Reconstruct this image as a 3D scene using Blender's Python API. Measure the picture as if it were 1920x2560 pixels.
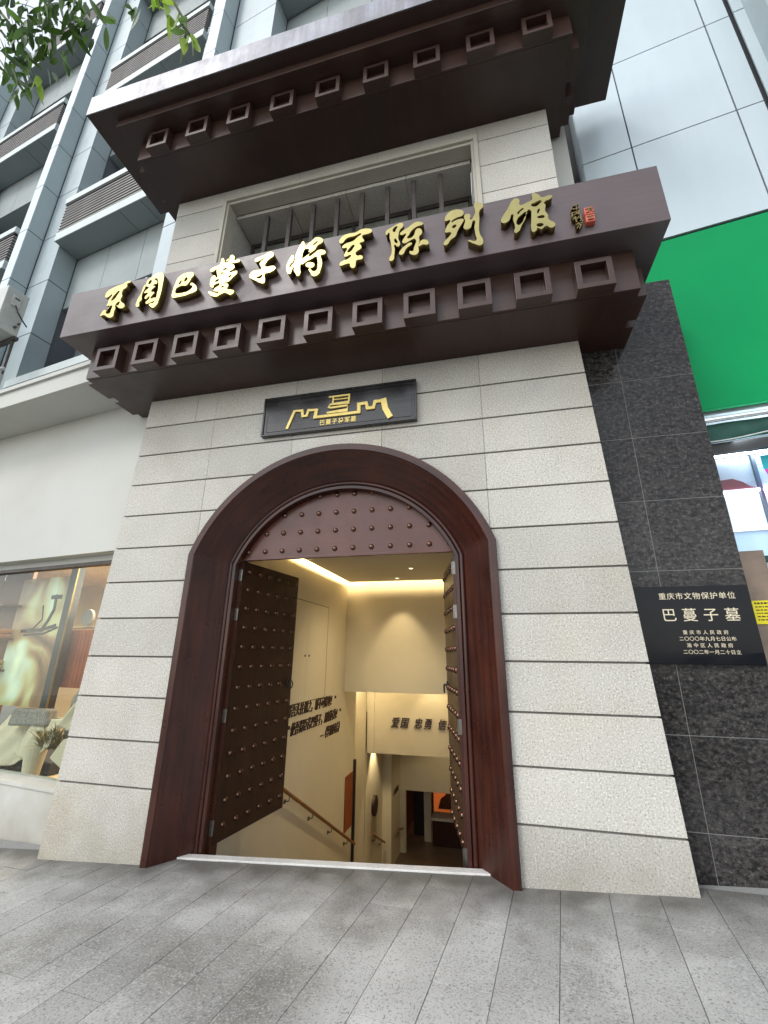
import bpy, bmesh, math, random
from mathutils import Vector, Matrix
random.seed(7)
SC = bpy.context.scene
for o in list(bpy.data.objects): bpy.data.objects.remove(o)

# ---------------------------------------------------------------- camera, world, sun, exposure
cam_d = bpy.data.cameras.new('camera'); cam = bpy.data.objects.new('camera', cam_d)
SC.collection.objects.link(cam); SC.camera = cam
P_, Y_, R_ = 0.321312424, -0.238799601, 0.010166251
F = Vector((math.sin(Y_)*math.cos(P_), math.cos(Y_)*math.cos(P_), math.sin(P_)))
RT = Vector((math.cos(Y_), -math.sin(Y_), 0)); UP = RT.cross(F)
R2 = RT*math.cos(R_) + UP*math.sin(R_); U2 = -RT*math.sin(R_) + UP*math.cos(R_)
cam.matrix_world = Matrix(((R2.x, U2.x, -F.x, 0), (R2.y, U2.y, -F.y, -4.08532), (R2.z, U2.z, -F.z, 1.64012), (0, 0, 0, 1)))
cam_d.sensor_fit = 'HORIZONTAL'; cam_d.sensor_width = 36; cam_d.lens = 36*1074.99968/1920
cam_d.clip_start = .05; cam_d.clip_end = 600

SUN_EL, SUN_AZ = 44, 216          # degrees; azimuth of the direction the light comes from, clockwise from +y
wd = bpy.data.worlds.new('World'); SC.world = wd; wd.use_nodes = True
nt = wd.node_tree; nt.nodes.clear()
sky = nt.nodes.new('ShaderNodeTexSky'); sky.sky_type = 'NISHITA'; sky.sun_disc = False
sky.sun_elevation = math.radians(SUN_EL); sky.sun_rotation = math.radians(SUN_AZ)
sky.air_density = 1.3; sky.dust_density = 1.0; sky.ozone_density = 1.4
hs = nt.nodes.new('ShaderNodeHueSaturation'); hs.inputs['Saturation'].default_value = .30
bg = nt.nodes.new('ShaderNodeBackground'); bg.inputs[1].default_value = .15
wo = nt.nodes.new('ShaderNodeOutputWorld')
nt.links.new(sky.outputs[0], hs.inputs['Color']); nt.links.new(hs.outputs[0], bg.inputs[0]); nt.links.new(bg.outputs[0], wo.inputs[0])
sd = bpy.data.lights.new('sun', 'SUN'); sd.energy = .5; sd.angle = math.radians(16); sd.color = (1, .97, .93)
sun = bpy.data.objects.new('sun', sd); SC.collection.objects.link(sun)
el, az = math.radians(SUN_EL), math.radians(SUN_AZ)
sv = Vector((math.sin(az)*math.cos(el), math.cos(az)*math.cos(el), math.sin(el)))
sun.rotation_euler = sv.to_track_quat('Z', 'Y').to_euler(); sun.location = (-6, -12, 20)
vs = SC.view_settings; vs.view_transform = 'Standard'; vs.look = 'None'; vs.gamma = 1; vs.use_curve_mapping = False
vs.exposure = 1.12
SC.cycles.max_bounces = 7; SC.cycles.diffuse_bounces = 4

# ---------------------------------------------------------------- helpers
C = SC.collection.objects
I4 = Matrix.Identity(4)
A8 = math.radians(-8)
BF = Matrix.Translation((2, 1, 0)) @ Matrix.Rotation(A8, 4, 'Z')      # frame of the big building: s along its front, t inward
W = {}
def mesh_of(name, bm):
    bmesh.ops.recalc_face_normals(bm, faces=bm.faces)
    me = bpy.data.meshes.new(name); bm.to_mesh(me); bm.free(); return me
def setp(o, parent, fr):
    W[o.name] = fr
    if parent is not None:
        o.parent = parent; o.matrix_parent_inverse = W[parent.name].inverted()
    o.matrix_basis = fr
def obj(name, bm, m, parent=None, fr=I4, bevel=0, smooth=False):
    me = bm if isinstance(bm, bpy.types.Mesh) else mesh_of(name, bm)
    o = bpy.data.objects.new(name, me); C.link(o)
    if m is not None and not me.materials: me.materials.append(m)
    setp(o, parent, fr)
    if bevel:
        b = o.modifiers.new('bevel', 'BEVEL'); b.width = bevel; b.segments = 2; b.limit_method = 'ANGLE'; b.angle_limit = math.radians(40)
    if smooth: me.polygons.foreach_set('use_smooth', [True]*len(me.polygons))
    return o
def thing(name, label, cat, loc=(0, 0, 0), group=None):
    o = bpy.data.objects.new(name, None); C.link(o); o.empty_display_size = .1
    fr = Matrix.Translation(loc); W[o.name] = fr; o.matrix_basis = fr
    o['label'] = label; o['category'] = cat
    if group: o['group'] = group
    return o
def tag(o, label, cat, group=None):
    o['label'] = label; o['category'] = cat
    if group: o['group'] = group
    return o
def box(bm, x0, x1, y0, y1, z0, z1):
    vs_ = [bm.verts.new(p) for p in ((x0,y0,z0),(x1,y0,z0),(x1,y1,z0),(x0,y1,z0),(x0,y0,z1),(x1,y0,z1),(x1,y1,z1),(x0,y1,z1))]
    for f in ((0,3,2,1),(4,5,6,7),(0,1,5,4),(1,2,6,5),(2,3,7,6),(3,0,4,7)): bm.faces.new([vs_[i] for i in f])
    return bm
def BX(*a): return box(bmesh.new(), *a)
def prism_y(bm, pts, y0, y1):
    """polygon in x,z (list) pushed from y0 to y1"""
    a = [bm.verts.new((x, y0, z)) for x, z in pts]; b = [bm.verts.new((x, y1, z)) for x, z in pts]
    n = len(pts); bm.faces.new(a); bm.faces.new(b[::-1])
    for i in range(n): bm.faces.new((a[i], b[i], b[(i+1) % n], a[(i+1) % n]))
    return bm
def quad(bm, *p): return bm.faces.new([bm.verts.new(q) for q in p])
def tube(bm, p0, p1, r, n=10, r1=None):
    p0, p1 = Vector(p0), Vector(p1); d = (p1-p0).normalized(); r1 = r if r1 is None else r1
    u = d.orthogonal().normalized(); v = d.cross(u)
    A = [bm.verts.new(p0 + (u*math.cos(2*math.pi*i/n) + v*math.sin(2*math.pi*i/n))*r) for i in range(n)]
    B = [bm.verts.new(p1 + (u*math.cos(2*math.pi*i/n) + v*math.sin(2*math.pi*i/n))*r1) for i in range(n)]
    for i in range(n): bm.faces.new((A[i], A[(i+1) % n], B[(i+1) % n], B[i]))
    bm.faces.new(A[::-1]); bm.faces.new(B); return bm
def path_tube(bm, pts, r, n=10):
    pts = [Vector(p) for p in pts]; rings = []
    rr = r if isinstance(r, (list, tuple)) else [r]*len(pts)
    u = None
    for i, p in enumerate(pts):
        d = (pts[min(i+1, len(pts)-1)] - pts[max(i-1, 0)]).normalized()
        u = d.orthogonal().normalized() if u is None else (u - d*u.dot(d)).normalized()
        v = d.cross(u)
        rings.append([bm.verts.new(p + (u*math.cos(2*math.pi*k/n) + v*math.sin(2*math.pi*k/n))*rr[i]) for k in range(n)])
    for a, b in zip(rings, rings[1:]):
        for k in range(n): bm.faces.new((a[k], a[(k+1) % n], b[(k+1) % n], b[k]))
    bm.faces.new(rings[0][::-1]); bm.faces.new(rings[-1]); return bm
def text(name, s, size, loc, m, parent=None, rot=(math.pi/2, 0, 0), extr=.002, off=0., align='LEFT', sx=1., shear=0., space=1.):
    cu = bpy.data.curves.new(name, 'FONT'); cu.body = s; cu.size = size; cu.extrude = extr; cu.offset = off
    cu.align_x = align; cu.align_y = 'CENTER'; cu.shear = shear; cu.space_character = space; cu.resolution_u = 3
    o = bpy.data.objects.new(name, cu); C.link(o); cu.materials.append(m)
    fr = Matrix.Translation(loc) @ (rot if isinstance(rot, Matrix) else (Matrix.Rotation(rot[2], 4, 'Z') @ Matrix.Rotation(rot[0], 4, 'X'))) @ Matrix.Diagonal((sx, 1, 1, 1))
    bpy.context.view_layer.update()
    me = bpy.data.meshes.new_from_object(o.evaluated_get(bpy.context.evaluated_depsgraph_get())); bpy.data.objects.remove(o); bpy.data.curves.remove(cu)
    o = bpy.data.objects.new(name, me); C.link(o)
    if not me.materials: me.materials.append(m)
    setp(o, parent, fr); return o

# ---------------------------------------------------------------- materials
def node(t, kind, **kw):
    n = t.nodes.new(kind)
    for k, v in kw.items(): setattr(n, k, v)
    return n
def mk(name, col, rough=.6, metal=0., var=None, speck=None, streak=None, bump=None, rnd=0., coat=0., blotch=None, spec=.5, uv=False, emit=None, alpha=None, trans=0., stain_shade=None):
    """var=(scale,amt) soft lightness change; speck=(scale,lo,hi,amt) fine grains; streak=(sx,sy,sz,amt,col2) grain; blotch=(scale,col2,amt)"""
    m = bpy.data.materials.new(name); m.use_nodes = True; t = m.node_tree; p = t.nodes['Principled BSDF']
    tc = node(t, 'ShaderNodeTexCoord'); src = tc.outputs['UV' if uv else 'Object']
    L = t.links.new
    rgb = node(t, 'ShaderNodeRGB'); rgb.outputs[0].default_value = (*col, 1); cur = rgb.outputs[0]
    def mix(a, b, fac, mode='MIX'):
        n = node(t, 'ShaderNodeMix', data_type='RGBA', blend_type=mode)
        (L(fac, n.inputs[0]) if not isinstance(fac, (int, float)) else setattr(n.inputs[0], 'default_value', fac))
        for s, i in ((a, 6), (b, 7)):
            if isinstance(s, tuple): n.inputs[i].default_value = (*s, 1)
            else: L(s, n.inputs[i])
        return n.outputs[2]
    def noise(scale, det=4, vec=None, rg=.6):
        n = node(t, 'ShaderNodeTexNoise'); n.inputs['Scale'].default_value = scale; n.inputs['Detail'].default_value = det; n.inputs['Roughness'].default_value = rg
        if vec is not None:
            mp = node(t, 'ShaderNodeMapping'); mp.inputs['Scale'].default_value = vec; L(src, mp.inputs[0]); L(mp.outputs[0], n.inputs[0])
        else: L(src, n.inputs[0])
        return n.outputs[0]
    def ramp(s, a, b, lo=0., hi=1.):
        r = node(t, 'ShaderNodeMapRange'); L(s, r.inputs[0]); r.inputs[1].default_value = a; r.inputs[2].default_value = b; r.inputs[3].default_value = lo; r.inputs[4].default_value = hi
        return r.outputs[0]
    if streak:
        n = noise(1., 6, streak[:3], .65); cur = mix(cur, streak[4], ramp(n, .38, .62, 0, streak[3]))
    if blotch:
        n = noise(blotch[0], 5); cur = mix(cur, blotch[1], ramp(n, .48, .68, 0, blotch[2]))
    if var:
        n = noise(var[0], 5); cur = mix(cur, (1-var[1],)*3, ramp(n, .35, .65, 1, 0), 'MULTIPLY')
    bh = None
    if speck:
        n = noise(speck[0], 2, None, .8); cur = mix(cur, speck[1], ramp(n, .56, .66, 0, speck[3])); cur = mix(cur, speck[2], ramp(n, .44, .36, 0, speck[3])); bh = n
    if stain_shade:
        axis, lo, hi, sc2, col2, am = stain_shade
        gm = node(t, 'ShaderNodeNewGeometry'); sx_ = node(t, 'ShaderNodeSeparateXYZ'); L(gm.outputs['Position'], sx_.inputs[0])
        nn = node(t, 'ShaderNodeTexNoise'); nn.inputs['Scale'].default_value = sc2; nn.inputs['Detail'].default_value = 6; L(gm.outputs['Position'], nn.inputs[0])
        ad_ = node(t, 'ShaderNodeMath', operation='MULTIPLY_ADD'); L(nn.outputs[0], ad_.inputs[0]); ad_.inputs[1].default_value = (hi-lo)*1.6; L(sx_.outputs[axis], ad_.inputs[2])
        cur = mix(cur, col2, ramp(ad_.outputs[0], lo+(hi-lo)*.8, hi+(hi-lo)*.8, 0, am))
    if rnd:
        oi = node(t, 'ShaderNodeObjectInfo'); hv = node(t, 'ShaderNodeHueSaturation')
        L(ramp(oi.outputs['Random'], 0, 1, 1-rnd, 1+rnd), hv.inputs['Value']); L(cur, hv.inputs['Color']); cur = hv.outputs[0]
    L(cur, p.inputs['Base Color']); p.inputs['Roughness'].default_value = rough; p.inputs['Metallic'].default_value = metal
    p.inputs['Specular IOR Level'].default_value = spec; p.inputs['Coat Weight'].default_value = coat; p.inputs['Coat Roughness'].default_value = .15
    if bump:
        n = noise(bump[0], 4); b = node(t, 'ShaderNodeBump'); b.inputs['Strength'].default_value = bump[1]; b.inputs['Distance'].default_value = bump[2] if len(bump) > 2 else .01
        L(n, b.inputs['Height']); L(b.outputs[0], p.inputs['Normal'])
    if rough < .75:
        n = noise(3.1, 4); L(ramp(n, .3, .7, max(0, rough-.07), rough+.09), p.inputs['Roughness'])
    if emit: p.inputs['Emission Color'].default_value = (*emit[0], 1); p.inputs['Emission Strength'].default_value = emit[1]
    if trans: p.inputs['Transmission Weight'].default_value = trans
    return m
M = {}
M['stone'] = mk('sawn_granite', (.475, .46, .415), .88, var=(.9, .15), speck=(72, (.17, .16, .145), (.68, .67, .63), .75), bump=(90, .25, .004), rnd=.10, blotch=(.55, (.41, .35, .25), .5), stain_shade=('Z', .45, -.35, 3.5, (.24, .21, .15), .55))
M['asph'] = mk('asphalt', (.05, .05, .052), .85, speck=(60, (.02, .02, .02), (.12, .12, .12), .6))
M['joint'] = mk('dark_joint', (.17, .16, .145), .95)  # dark colour of the core seen in the stone joints
M['pave'] = mk('paving_granite', (.47, .465, .44), .62, var=(1.1, .32), stain_shade=('Y', -.7, .1, 3., (.07, .065, .055), .85), speck=(75, (.10, .10, .10), (.46, .46, .45), .8), bump=(70, .2, .004), rnd=.095, blotch=(.9, (.20, .19, .16), .75))  # darker band along the wall foot: dirt plus contact shade put into the colour
M['grout'] = mk('paving_grout', (.26, .26, .25), .95, speck=(120, (.05, .05, .05), (.3, .3, .28), .6))
M['thresh'] = mk('threshold_stone', (.60, .59, .56), .55, speck=(90, (.35, .34, .32), (.75, .74, .72), .5), var=(5, .2))
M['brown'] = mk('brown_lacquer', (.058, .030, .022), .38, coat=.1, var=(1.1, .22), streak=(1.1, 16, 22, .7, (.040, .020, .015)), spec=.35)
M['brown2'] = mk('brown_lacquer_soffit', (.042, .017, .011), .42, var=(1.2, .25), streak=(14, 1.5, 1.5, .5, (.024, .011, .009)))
M['signface'] = mk('sign_board_paint', (.095, .066, .066), .44, streak=(.9, 12, 26, .5, (.065, .044, .044)), coat=.08, var=(1.4, .16), blotch=(1.7, (.08, .058, .060), .6), spec=.5)
M['eave'] = mk('eave_metal', (.33, .34, .37), .26, .75, var=(1.5, .35), streak=(9, 9, .7, .6, (.18, .165, .165)), blotch=(1.1, (.14, .11, .10), .6))
M['gold'] = mk('polished_brass', (.35, .305, .125), .28, 1., var=(6, .12))
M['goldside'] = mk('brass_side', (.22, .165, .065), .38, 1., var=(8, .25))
M['goldpaint'] = mk('gold_paint', (.80, .62, .20), .45, .35, var=(12, .15))
M['red'] = mk('seal_red', (.52, .09, .05), .5, var=(30, .2))
M['arch'] = mk('red_brown_timber', (.066, .0165, .0085), .30, coat=.08, uv=True, streak=(1.1, 20, 1, .75, (.020, .008, .0075)), var=(2.2, .35), rnd=.0, spec=.36)
M['door'] = mk('door_timber', (.036, .0095, .0055), .42, spec=.35, coat=.05, streak=(16, 16, .8, .7, (.014, .006, .004)), var=(1.3, .2))
M['tymp'] = mk('tympanum_timber', (.105, .035, .022), .36, coat=.1, streak=(1.5, 8, 22, .75, (.11, .038, .030)), var=(1.6, .25), blotch=(1.5, (.06, .02, .014), .6), spec=.42)
M['stud'] = mk('stud_bronze', (.13, .070, .050), .22, .85)
M['steel'] = mk('worn_steel', (.20, .19, .17), .35, .9, var=(30, .3))
M['blackg'] = mk('black_granite', (.012, .012, .0125), .16, var=(1.0, .3), streak=(20, 20, 44, .8, (.075, .068, .064)), speck=(30, (.12, .108, .10), (.005, .005, .005), .6), spec=.22, blotch=(2.2, (.06, .06, .06), .3), rnd=.18)
M['grey_joint'] = mk('pale_joint', (.16, .16, .155), .9)
M['plaque'] = mk('polished_black_stone', (.004, .005, .008), .07, spec=.2)
M['plaquewood'] = mk('black_lacquered_wood', (.010, .0095, .010), .26, coat=.3, streak=(1.6, 6, 34, .7, (.03, .028, .028)), spec=.4)
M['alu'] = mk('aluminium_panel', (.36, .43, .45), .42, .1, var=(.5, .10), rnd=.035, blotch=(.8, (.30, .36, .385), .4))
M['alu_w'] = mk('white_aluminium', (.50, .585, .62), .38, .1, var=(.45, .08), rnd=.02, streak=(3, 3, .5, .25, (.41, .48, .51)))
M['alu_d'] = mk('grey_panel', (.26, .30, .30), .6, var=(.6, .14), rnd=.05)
M['gap'] = mk('dark_gap', (.09, .10, .115), .9)
M['louv'] = mk('grey_louvre', (.235, .225, .215), .55, .2, var=(2, .2))
M['louvback'] = mk('brown_louvre_back', (.10, .085, .078), .7, var=(1.2, .3))
M['cap'] = mk('white_cap', (.50, .56, .55), .45, var=(1, .15))
M['paneg'] = mk('greenish_window_glass', (.21, .22, .19), .3, var=(2, .3))
M['glassd'] = mk('dark_glass', (.22, .245, .25), .10, spec=.6)
M['stucco'] = mk('painted_render', (.50, .505, .47), .9, stain_shade=('Z', .35, -.45, 3., (.25, .22, .16), .6), var=(.45, .10), bump=(30, .08), blotch=(.5, (.44, .42, .36), .4))
M['green'] = mk('green_sign_panel', (.0, .27, .085), .5, spec=.12, var=(.6, .10))
M['awning'] = mk('green_canvas', (.012, .085, .062), .7, var=(3, .4), bump=(8, .5, .02))
M['chrome'] = mk('bright_tube', (.75, .77, .77), .2, .9)
M['black'] = mk('black_metal', (.02, .02, .02), .5)
M['bar'] = mk('iron_bar', (.095, .082, .075), .55, .3, var=(9, .3))
M['frame_st'] = mk('window_surround', (.44, .42, .35), .8, var=(2, .12), speck=(80, (.3, .28, .22), (.58, .55, .47), .5))
M['inwall'] = mk('warm_plaster', (.70, .64, .50), .9, var=(1.1, .06), bump=(60, .06))
M['inceil'] = mk('ceiling_plaster', (.62, .57, .45), .9, var=(.8, .04))
M['inline'] = mk('panel_line', (.18, .15, .09), .9)
M['infloor'] = mk('interior_floor', (.16, .11, .075), .35, var=(2, .2))
M['rail'] = mk('oak_rail', (.30, .125, .035), .4, coat=.3, streak=(12, .8, 12, .5, (.20, .08, .02)))
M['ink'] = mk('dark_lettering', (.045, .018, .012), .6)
M['orange2'] = mk('orange_print', (.34, .085, .02), .6, var=(3, .4))
M['orange'] = mk('backlit_orange_panel', (.6, .16, .04), .6, emit=((1, .24, .05), .12), var=(3, .4))
M['warmled'] = mk('warm_lamp', (1, .9, .7), .5, emit=((1, .78, .45), 14))
M['warmled2'] = mk('dim_warm_lamp', (1, .9, .7), .5, emit=((1, .82, .5), 1.6))
M['whiteled'] = mk('white_lamp', (1, 1, 1), .5, emit=((.85, .95, 1), 6))
M['acwhite'] = mk('ac_casing', (.50, .52, .49), .45, var=(2.5, .15), blotch=(3, (.45, .42, .34), .4))
M['rubber'] = mk('black_hose', (.02, .02, .02), .6)
M['pipe'] = mk('white_pipe_wrap', (.75, .76, .74), .55, var=(9, .2))
M['bark'] = mk('bark', (.12, .085, .06), .95, bump=(22, .9, .03), var=(5, .4))
M['twig'] = mk('green_twig', (.10, .11, .035), .8)
M['shopglass'] = None
g = bpy.data.materials.new('shop_glass'); g.use_nodes = True; t = g.node_tree; t.nodes.clear()
o_ = node(t, 'ShaderNodeOutputMaterial'); mx = node(t, 'ShaderNodeMixShader'); tr = node(t, 'ShaderNodeBsdfTransparent'); gl = node(t, 'ShaderNodeBsdfGlossy')
gl.inputs['Roughness'].default_value = .02; fr_ = node(t, 'ShaderNodeLayerWeight'); fr_.inputs[0].default_value = .5; pw = node(t, 'ShaderNodeMath', operation='POWER'); pw.inputs[1].default_value = 4; ml = node(t, 'ShaderNodeMath', operation='MULTIPLY_ADD'); ml.inputs[1].default_value = .30; ml.inputs[2].default_value = .03
tr.inputs[0].default_value = (.92, .95, .93, 1)
t.links.new(fr_.outputs['Facing'], pw.inputs[0]); t.links.new(pw.outputs[0], ml.inputs[0]); t.links.new(ml.outputs[0], mx.inputs[0]); t.links.new(tr.outputs[0], mx.inputs[1]); t.links.new(gl.outputs[0], mx.inputs[2]); t.links.new(mx.outputs[0], o_.inputs[0])
M['glass'] = g
def leafmat(name, c1, c2):
    m = bpy.data.materials.new(name); m.use_nodes = True; t = m.node_tree; p = t.nodes['Principled BSDF']; out = t.nodes['Material Output']
    oi = node(t, 'ShaderNodeObjectInfo'); mxn = node(t, 'ShaderNodeMix', data_type='RGBA'); mxn.inputs[6].default_value = (*c1, 1); mxn.inputs[7].default_value = (*c2, 1)
    t.links.new(oi.outputs['Random'], mxn.inputs[0]); t.links.new(mxn.outputs[2], p.inputs['Base Color']); p.inputs['Roughness'].default_value = .4
    tl = node(t, 'ShaderNodeBsdfTranslucent'); sc_ = node(t, 'ShaderNodeHueSaturation'); sc_.inputs['Value'].default_value = 2.2
    t.links.new(mxn.outputs[2], sc_.inputs['Color']); t.links.new(sc_.outputs[0], tl.inputs[0])
    ms = node(t, 'ShaderNodeMixShader'); ms.inputs[0].default_value = .4
    t.links.new(p.outputs[0], ms.inputs[1]); t.links.new(tl.outputs[0], ms.inputs[2]); t.links.new(ms.outputs[0], out.inputs[0]); return m
M['leaf'] = leafmat('leaf_green', (.035, .075, .018), (.09, .17, .03))
M['leaf_y'] = leafmat('leaf_young', (.16, .27, .03), (.24, .34, .05))

def gz(x): return .0573*x - .0102                                     # pavement height (the street climbs to the right)

# ---------------------------------------------------------------- ground
bm = bmesh.new()
quad(bm, (-70, -90, gz(-70)-.012), (70, -90, gz(70)-.012), (70, .235, gz(70)-.012), (-70, .235, gz(-70)-.012))
o = obj('ground', bm, M['grout']); o['kind'] = 'structure'
pv = obj('pavement', BX(-9.7, 3.6, -5.0, -1.60, -.06, -.014), M['grout'], None, BF @ Matrix.Identity(4)); pv['kind'] = 'structure'
# shear the pavement bed to the slope of the street
def slope_mesh(me, fr=BF):
    for v in me.vertices: v.co.z += gz((fr @ v.co).x)
slope_mesh(pv.data)
YC = .20
sw = .325
for i in range(-26, 9):
    s0 = -1.797 + i*sw + (0 if i < 2 else 0)
    L_ = .655 if i % 5 else .98
    off = (0.0 if i % 2 else .33)
    t1 = -.93
    tt = -2.41 + off + 8*L_
    edges = []
    q = tt
    while q > -5.2:
        if q < t1 - .02: edges.append(q)
        q -= L_
    edges = [t1] + edges
    for a, b in zip(edges, edges[1:]):
        if b < -4.75: break
        bm = BX(s0+.0016+random.uniform(0, .0012), s0+sw-.0016, b+.003, a-.003, -.03, random.uniform(-.0015, .0012))
        bmesh.ops.recalc_face_normals(bm, faces=bm.faces)
        pc = BF.inverted() @ Vector((0, YC, 0)); pn = BF.inverted().to_3x3() @ Vector((0, 1, 0))
        rs_ = bmesh.ops.bisect_plane(bm, geom=bm.verts[:]+bm.edges[:]+bm.faces[:], plane_co=pc, plane_no=pn, clear_outer=True)
        if not bm.faces: bm.free(); continue
        ce = [e for e in rs_['geom_cut'] if isinstance(e, bmesh.types.BMEdge)]
        if ce: bmesh.ops.edgeloop_fill(bm, edges=ce)
        me = mesh_of('paving_slab', bm); slope_mesh(me)
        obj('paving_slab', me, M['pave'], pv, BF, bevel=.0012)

road = obj('road', BX(-70, 70, -20, -9, -.03, -.012), M['asph'], None); road['kind'] = 'structure'
for v in road.data.vertices: v.co.z += gz(v.co.x)+.004

# ---------------------------------------------------------------- entrance wall of stone courses
CX, CZ, RO, HW = -1.558, 2.10, 1.756, 1.657
def arch_z(x, off=0.):
    d = abs(x-CX)
    if d >= HW-off: return None
    return CZ + math.sqrt((RO-off)**2 - d*d)
def xl(z): return -4.40 + .0465*z
def xr(z): return 1.2976 - .044*z
def stone_piece(xa0, xa1, xb0, xb1, z0, z1, y0, y1, off):
    """stone between left edge xa(z0..z1) and right edge xb; cut by the arch (outer contour shrunk by off)"""
    N = 26
    aL, aR = CX-HW+off, CX+HW-off
    def low(x, z):                                                    # lowest z the stone reaches at x
        a = arch_z(x, off); return z if a is None else max(z, a)
    # choose side pieces if the arch blocks the full height
    pts_top = [(xa1, z1)]; pts_bot = []
    segs = []
    xs = [xa0 + (xb0-xa0)*i/N for i in range(N+1)]
    for e in (aL, aR):
        if xa0 < e < xb0: xs += [e-1e-4, e+1e-4]
    xs.sort()
    cur = []
    for x in xs:
        a = low(x, z0)
        if a < z1-.004: cur.append((x, a))
        else:
            if len(cur) > 1: segs.append(cur)
            cur = []
    if len(cur) > 1: segs.append(cur)
    res = []
    for s_ in segs:
        xa, xb = s_[0][0], s_[-1][0]
        ta = xa1 if abs(xa-xa0) < 1e-6 else xa
        tb = xb1 if abs(xb-xb0) < 1e-6 else xb
        # exact crossing of the arch with z1
        if ta == xa and s_[0][1] > z0+1e-6:
            pass
        bot = []
        for p_ in s_:
            if len(bot) >= 2 and abs(bot[-1][1]-p_[1]) < 1e-6 and abs(bot[-2][1]-p_[1]) < 1e-6: bot[-1] = p_
            else: bot.append(p_)
        res.append(bot + [(tb, z1), (ta, z1)])
    return res
ew = thing('entrance_wall', 'pale granite entrance wall with a tall arched opening and wide horizontal joints', 'wall', (-1.5, .2, -.1))
G = .0085
JX = [-3.17, -2.095, -1.03, .054]
OFFS = .045
# core behind the joints
for z0, z1 in ((-.5, 4.78),):
    for poly in stone_piece(xl(z0)+.015, xl(z1)+.015, xr(z0)-.015, xr(z1)-.015, z0, z1, 0, 0, OFFS+.01):
        pass
bm = bmesh.new()
NC = 12
core_poly = [(xl(-.5)+.02, -.5), (CX-HW+.05, -.5)] + [(CX-(HW-.05)*math.cos(0), CZ+math.sqrt(max(0, (RO-.05)**2-(HW-.05)**2)))]
zs = CZ+math.sqrt((RO-.05)**2-(HW-.05)**2)
arcpts = []
a0 = math.atan2(zs-CZ, -(HW-.05)); a1 = math.atan2(zs-CZ, HW-.05)
for i in range(33):
    a = a0 + (a1-a0)*i/32; arcpts.append((CX+(RO-.05)*math.cos(a), CZ+(RO-.05)*math.sin(a)))
left = [(xl(-.5)+.02, -.5), (CX-HW+.05, -.5)] + arcpts[:17] + [(CX, 4.79), (xl(4.79)+.02, 4.79)]
right = [(CX, 4.79)] + arcpts[16:] + [(CX+HW-.05, -.5), (xr(-.5)-.02, -.5), (xr(4.79)-.02, 4.79)]
prism_y(bm, left, .022, .33); prism_y(bm, right, .022, .33)
obj('wall_core', bm, M['joint'], ew)
for kz in range(-1, 12):
    z0, z1 = (.4*kz, .4*(kz+1)) if kz > 0 else ((-.5, .4) if kz == 0 else (None, None))
    if z0 is None: continue
    a, b = z0+G, z1-G
    if kz == 11: b = 4.795
    js = ([-3.458] if kz == 11 else []) + JX
    eds = [None] + js + [None]
    for i in range(len(eds)-1):
        L0, R0 = eds[i], eds[i+1]
        la, lb = (xl(a), xl(b)) if L0 is None else (L0+.0015, L0+.0015)
        ra, rb = (xr(a), xr(b)) if R0 is None else (R0-.0015, R0-.0015)
        for poly in stone_piece(la, lb, ra, rb, a, b, 0, .05, OFFS):
            bm = bmesh.new(); j = random.uniform(-.0012, .0012)
            prism_y(bm, poly, j, .05)
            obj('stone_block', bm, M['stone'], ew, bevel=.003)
# upper wall between the two canopies
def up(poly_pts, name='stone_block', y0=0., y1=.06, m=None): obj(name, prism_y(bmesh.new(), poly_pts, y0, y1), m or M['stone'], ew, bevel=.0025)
XLU, XRU = -4.437, 1.145
OL, OR, OT = -3.50, .145, 8.27
for z0, z1 in ((5.75, 6.23), (6.23, 6.73), (6.73, 7.225), (7.225, 7.72), (7.72, 8.205)):
    up([(XLU, z0+.006), (OL-.09, z0+.006), (OL-.09, z1-.006), (XLU, z1-.006)])
    up([(OR+.105, z0+.006), (XRU, z0+.006), (XRU, z1-.006), (OR+.105, z1-.006)])
up([(XLU, 8.211), (OL-.09, 8.211), (OL-.09, 8.52), (XLU, 8.52)]); up([(OR+.105, 8.211), (XRU, 8.211), (XRU, 8.52), (OR+.105, 8.52)])
xs = [OL-.09, -2.35, -1.15, OR+.105]
for a, b in zip(xs, xs[1:]): up([(a+.002, 8.33), (b-.002, 8.33), (b-.002, 8.52), (a+.002, 8.52)])
bm = bmesh.new(); box(bm, XLU+.015, OL-.02, .05, .38, 4.80, 8.52); box(bm, OR+.02, XRU-.015, .05, .38, 4.80, 8.52); box(bm, OL-.02, OR+.02, .05, .38, 8.36, 8.52); box(bm, OL-.02, OR+.02, .05, .38, 4.8, 5.9)
obj('wall_core', bm, M['joint'], ew)
wf = obj('window_surround', box(box(box(bmesh.new(), OL-.088, OL-.03, -.025, .12, 5.75, 8.33), OR+.045, OR+.103, -.025, .12, 5.75, 8.33), OL-.03, OR+.045, -.025, .12, 8.255, 8.33), M['frame_st'], ew, bevel=.004)
bm = bmesh.new(); box(bm, OL-.030, OL+.005, .0, .2, 5.75, 8.255); box(bm, OR+.01, OR+.045, .0, .2, 5.75, 8.255); box(bm, OL+.005, OR+.01, .01, .2, 8.21, 8.255)
obj('window_reveal', bm, M['frame_st'], wf, bevel=.004)
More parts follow.
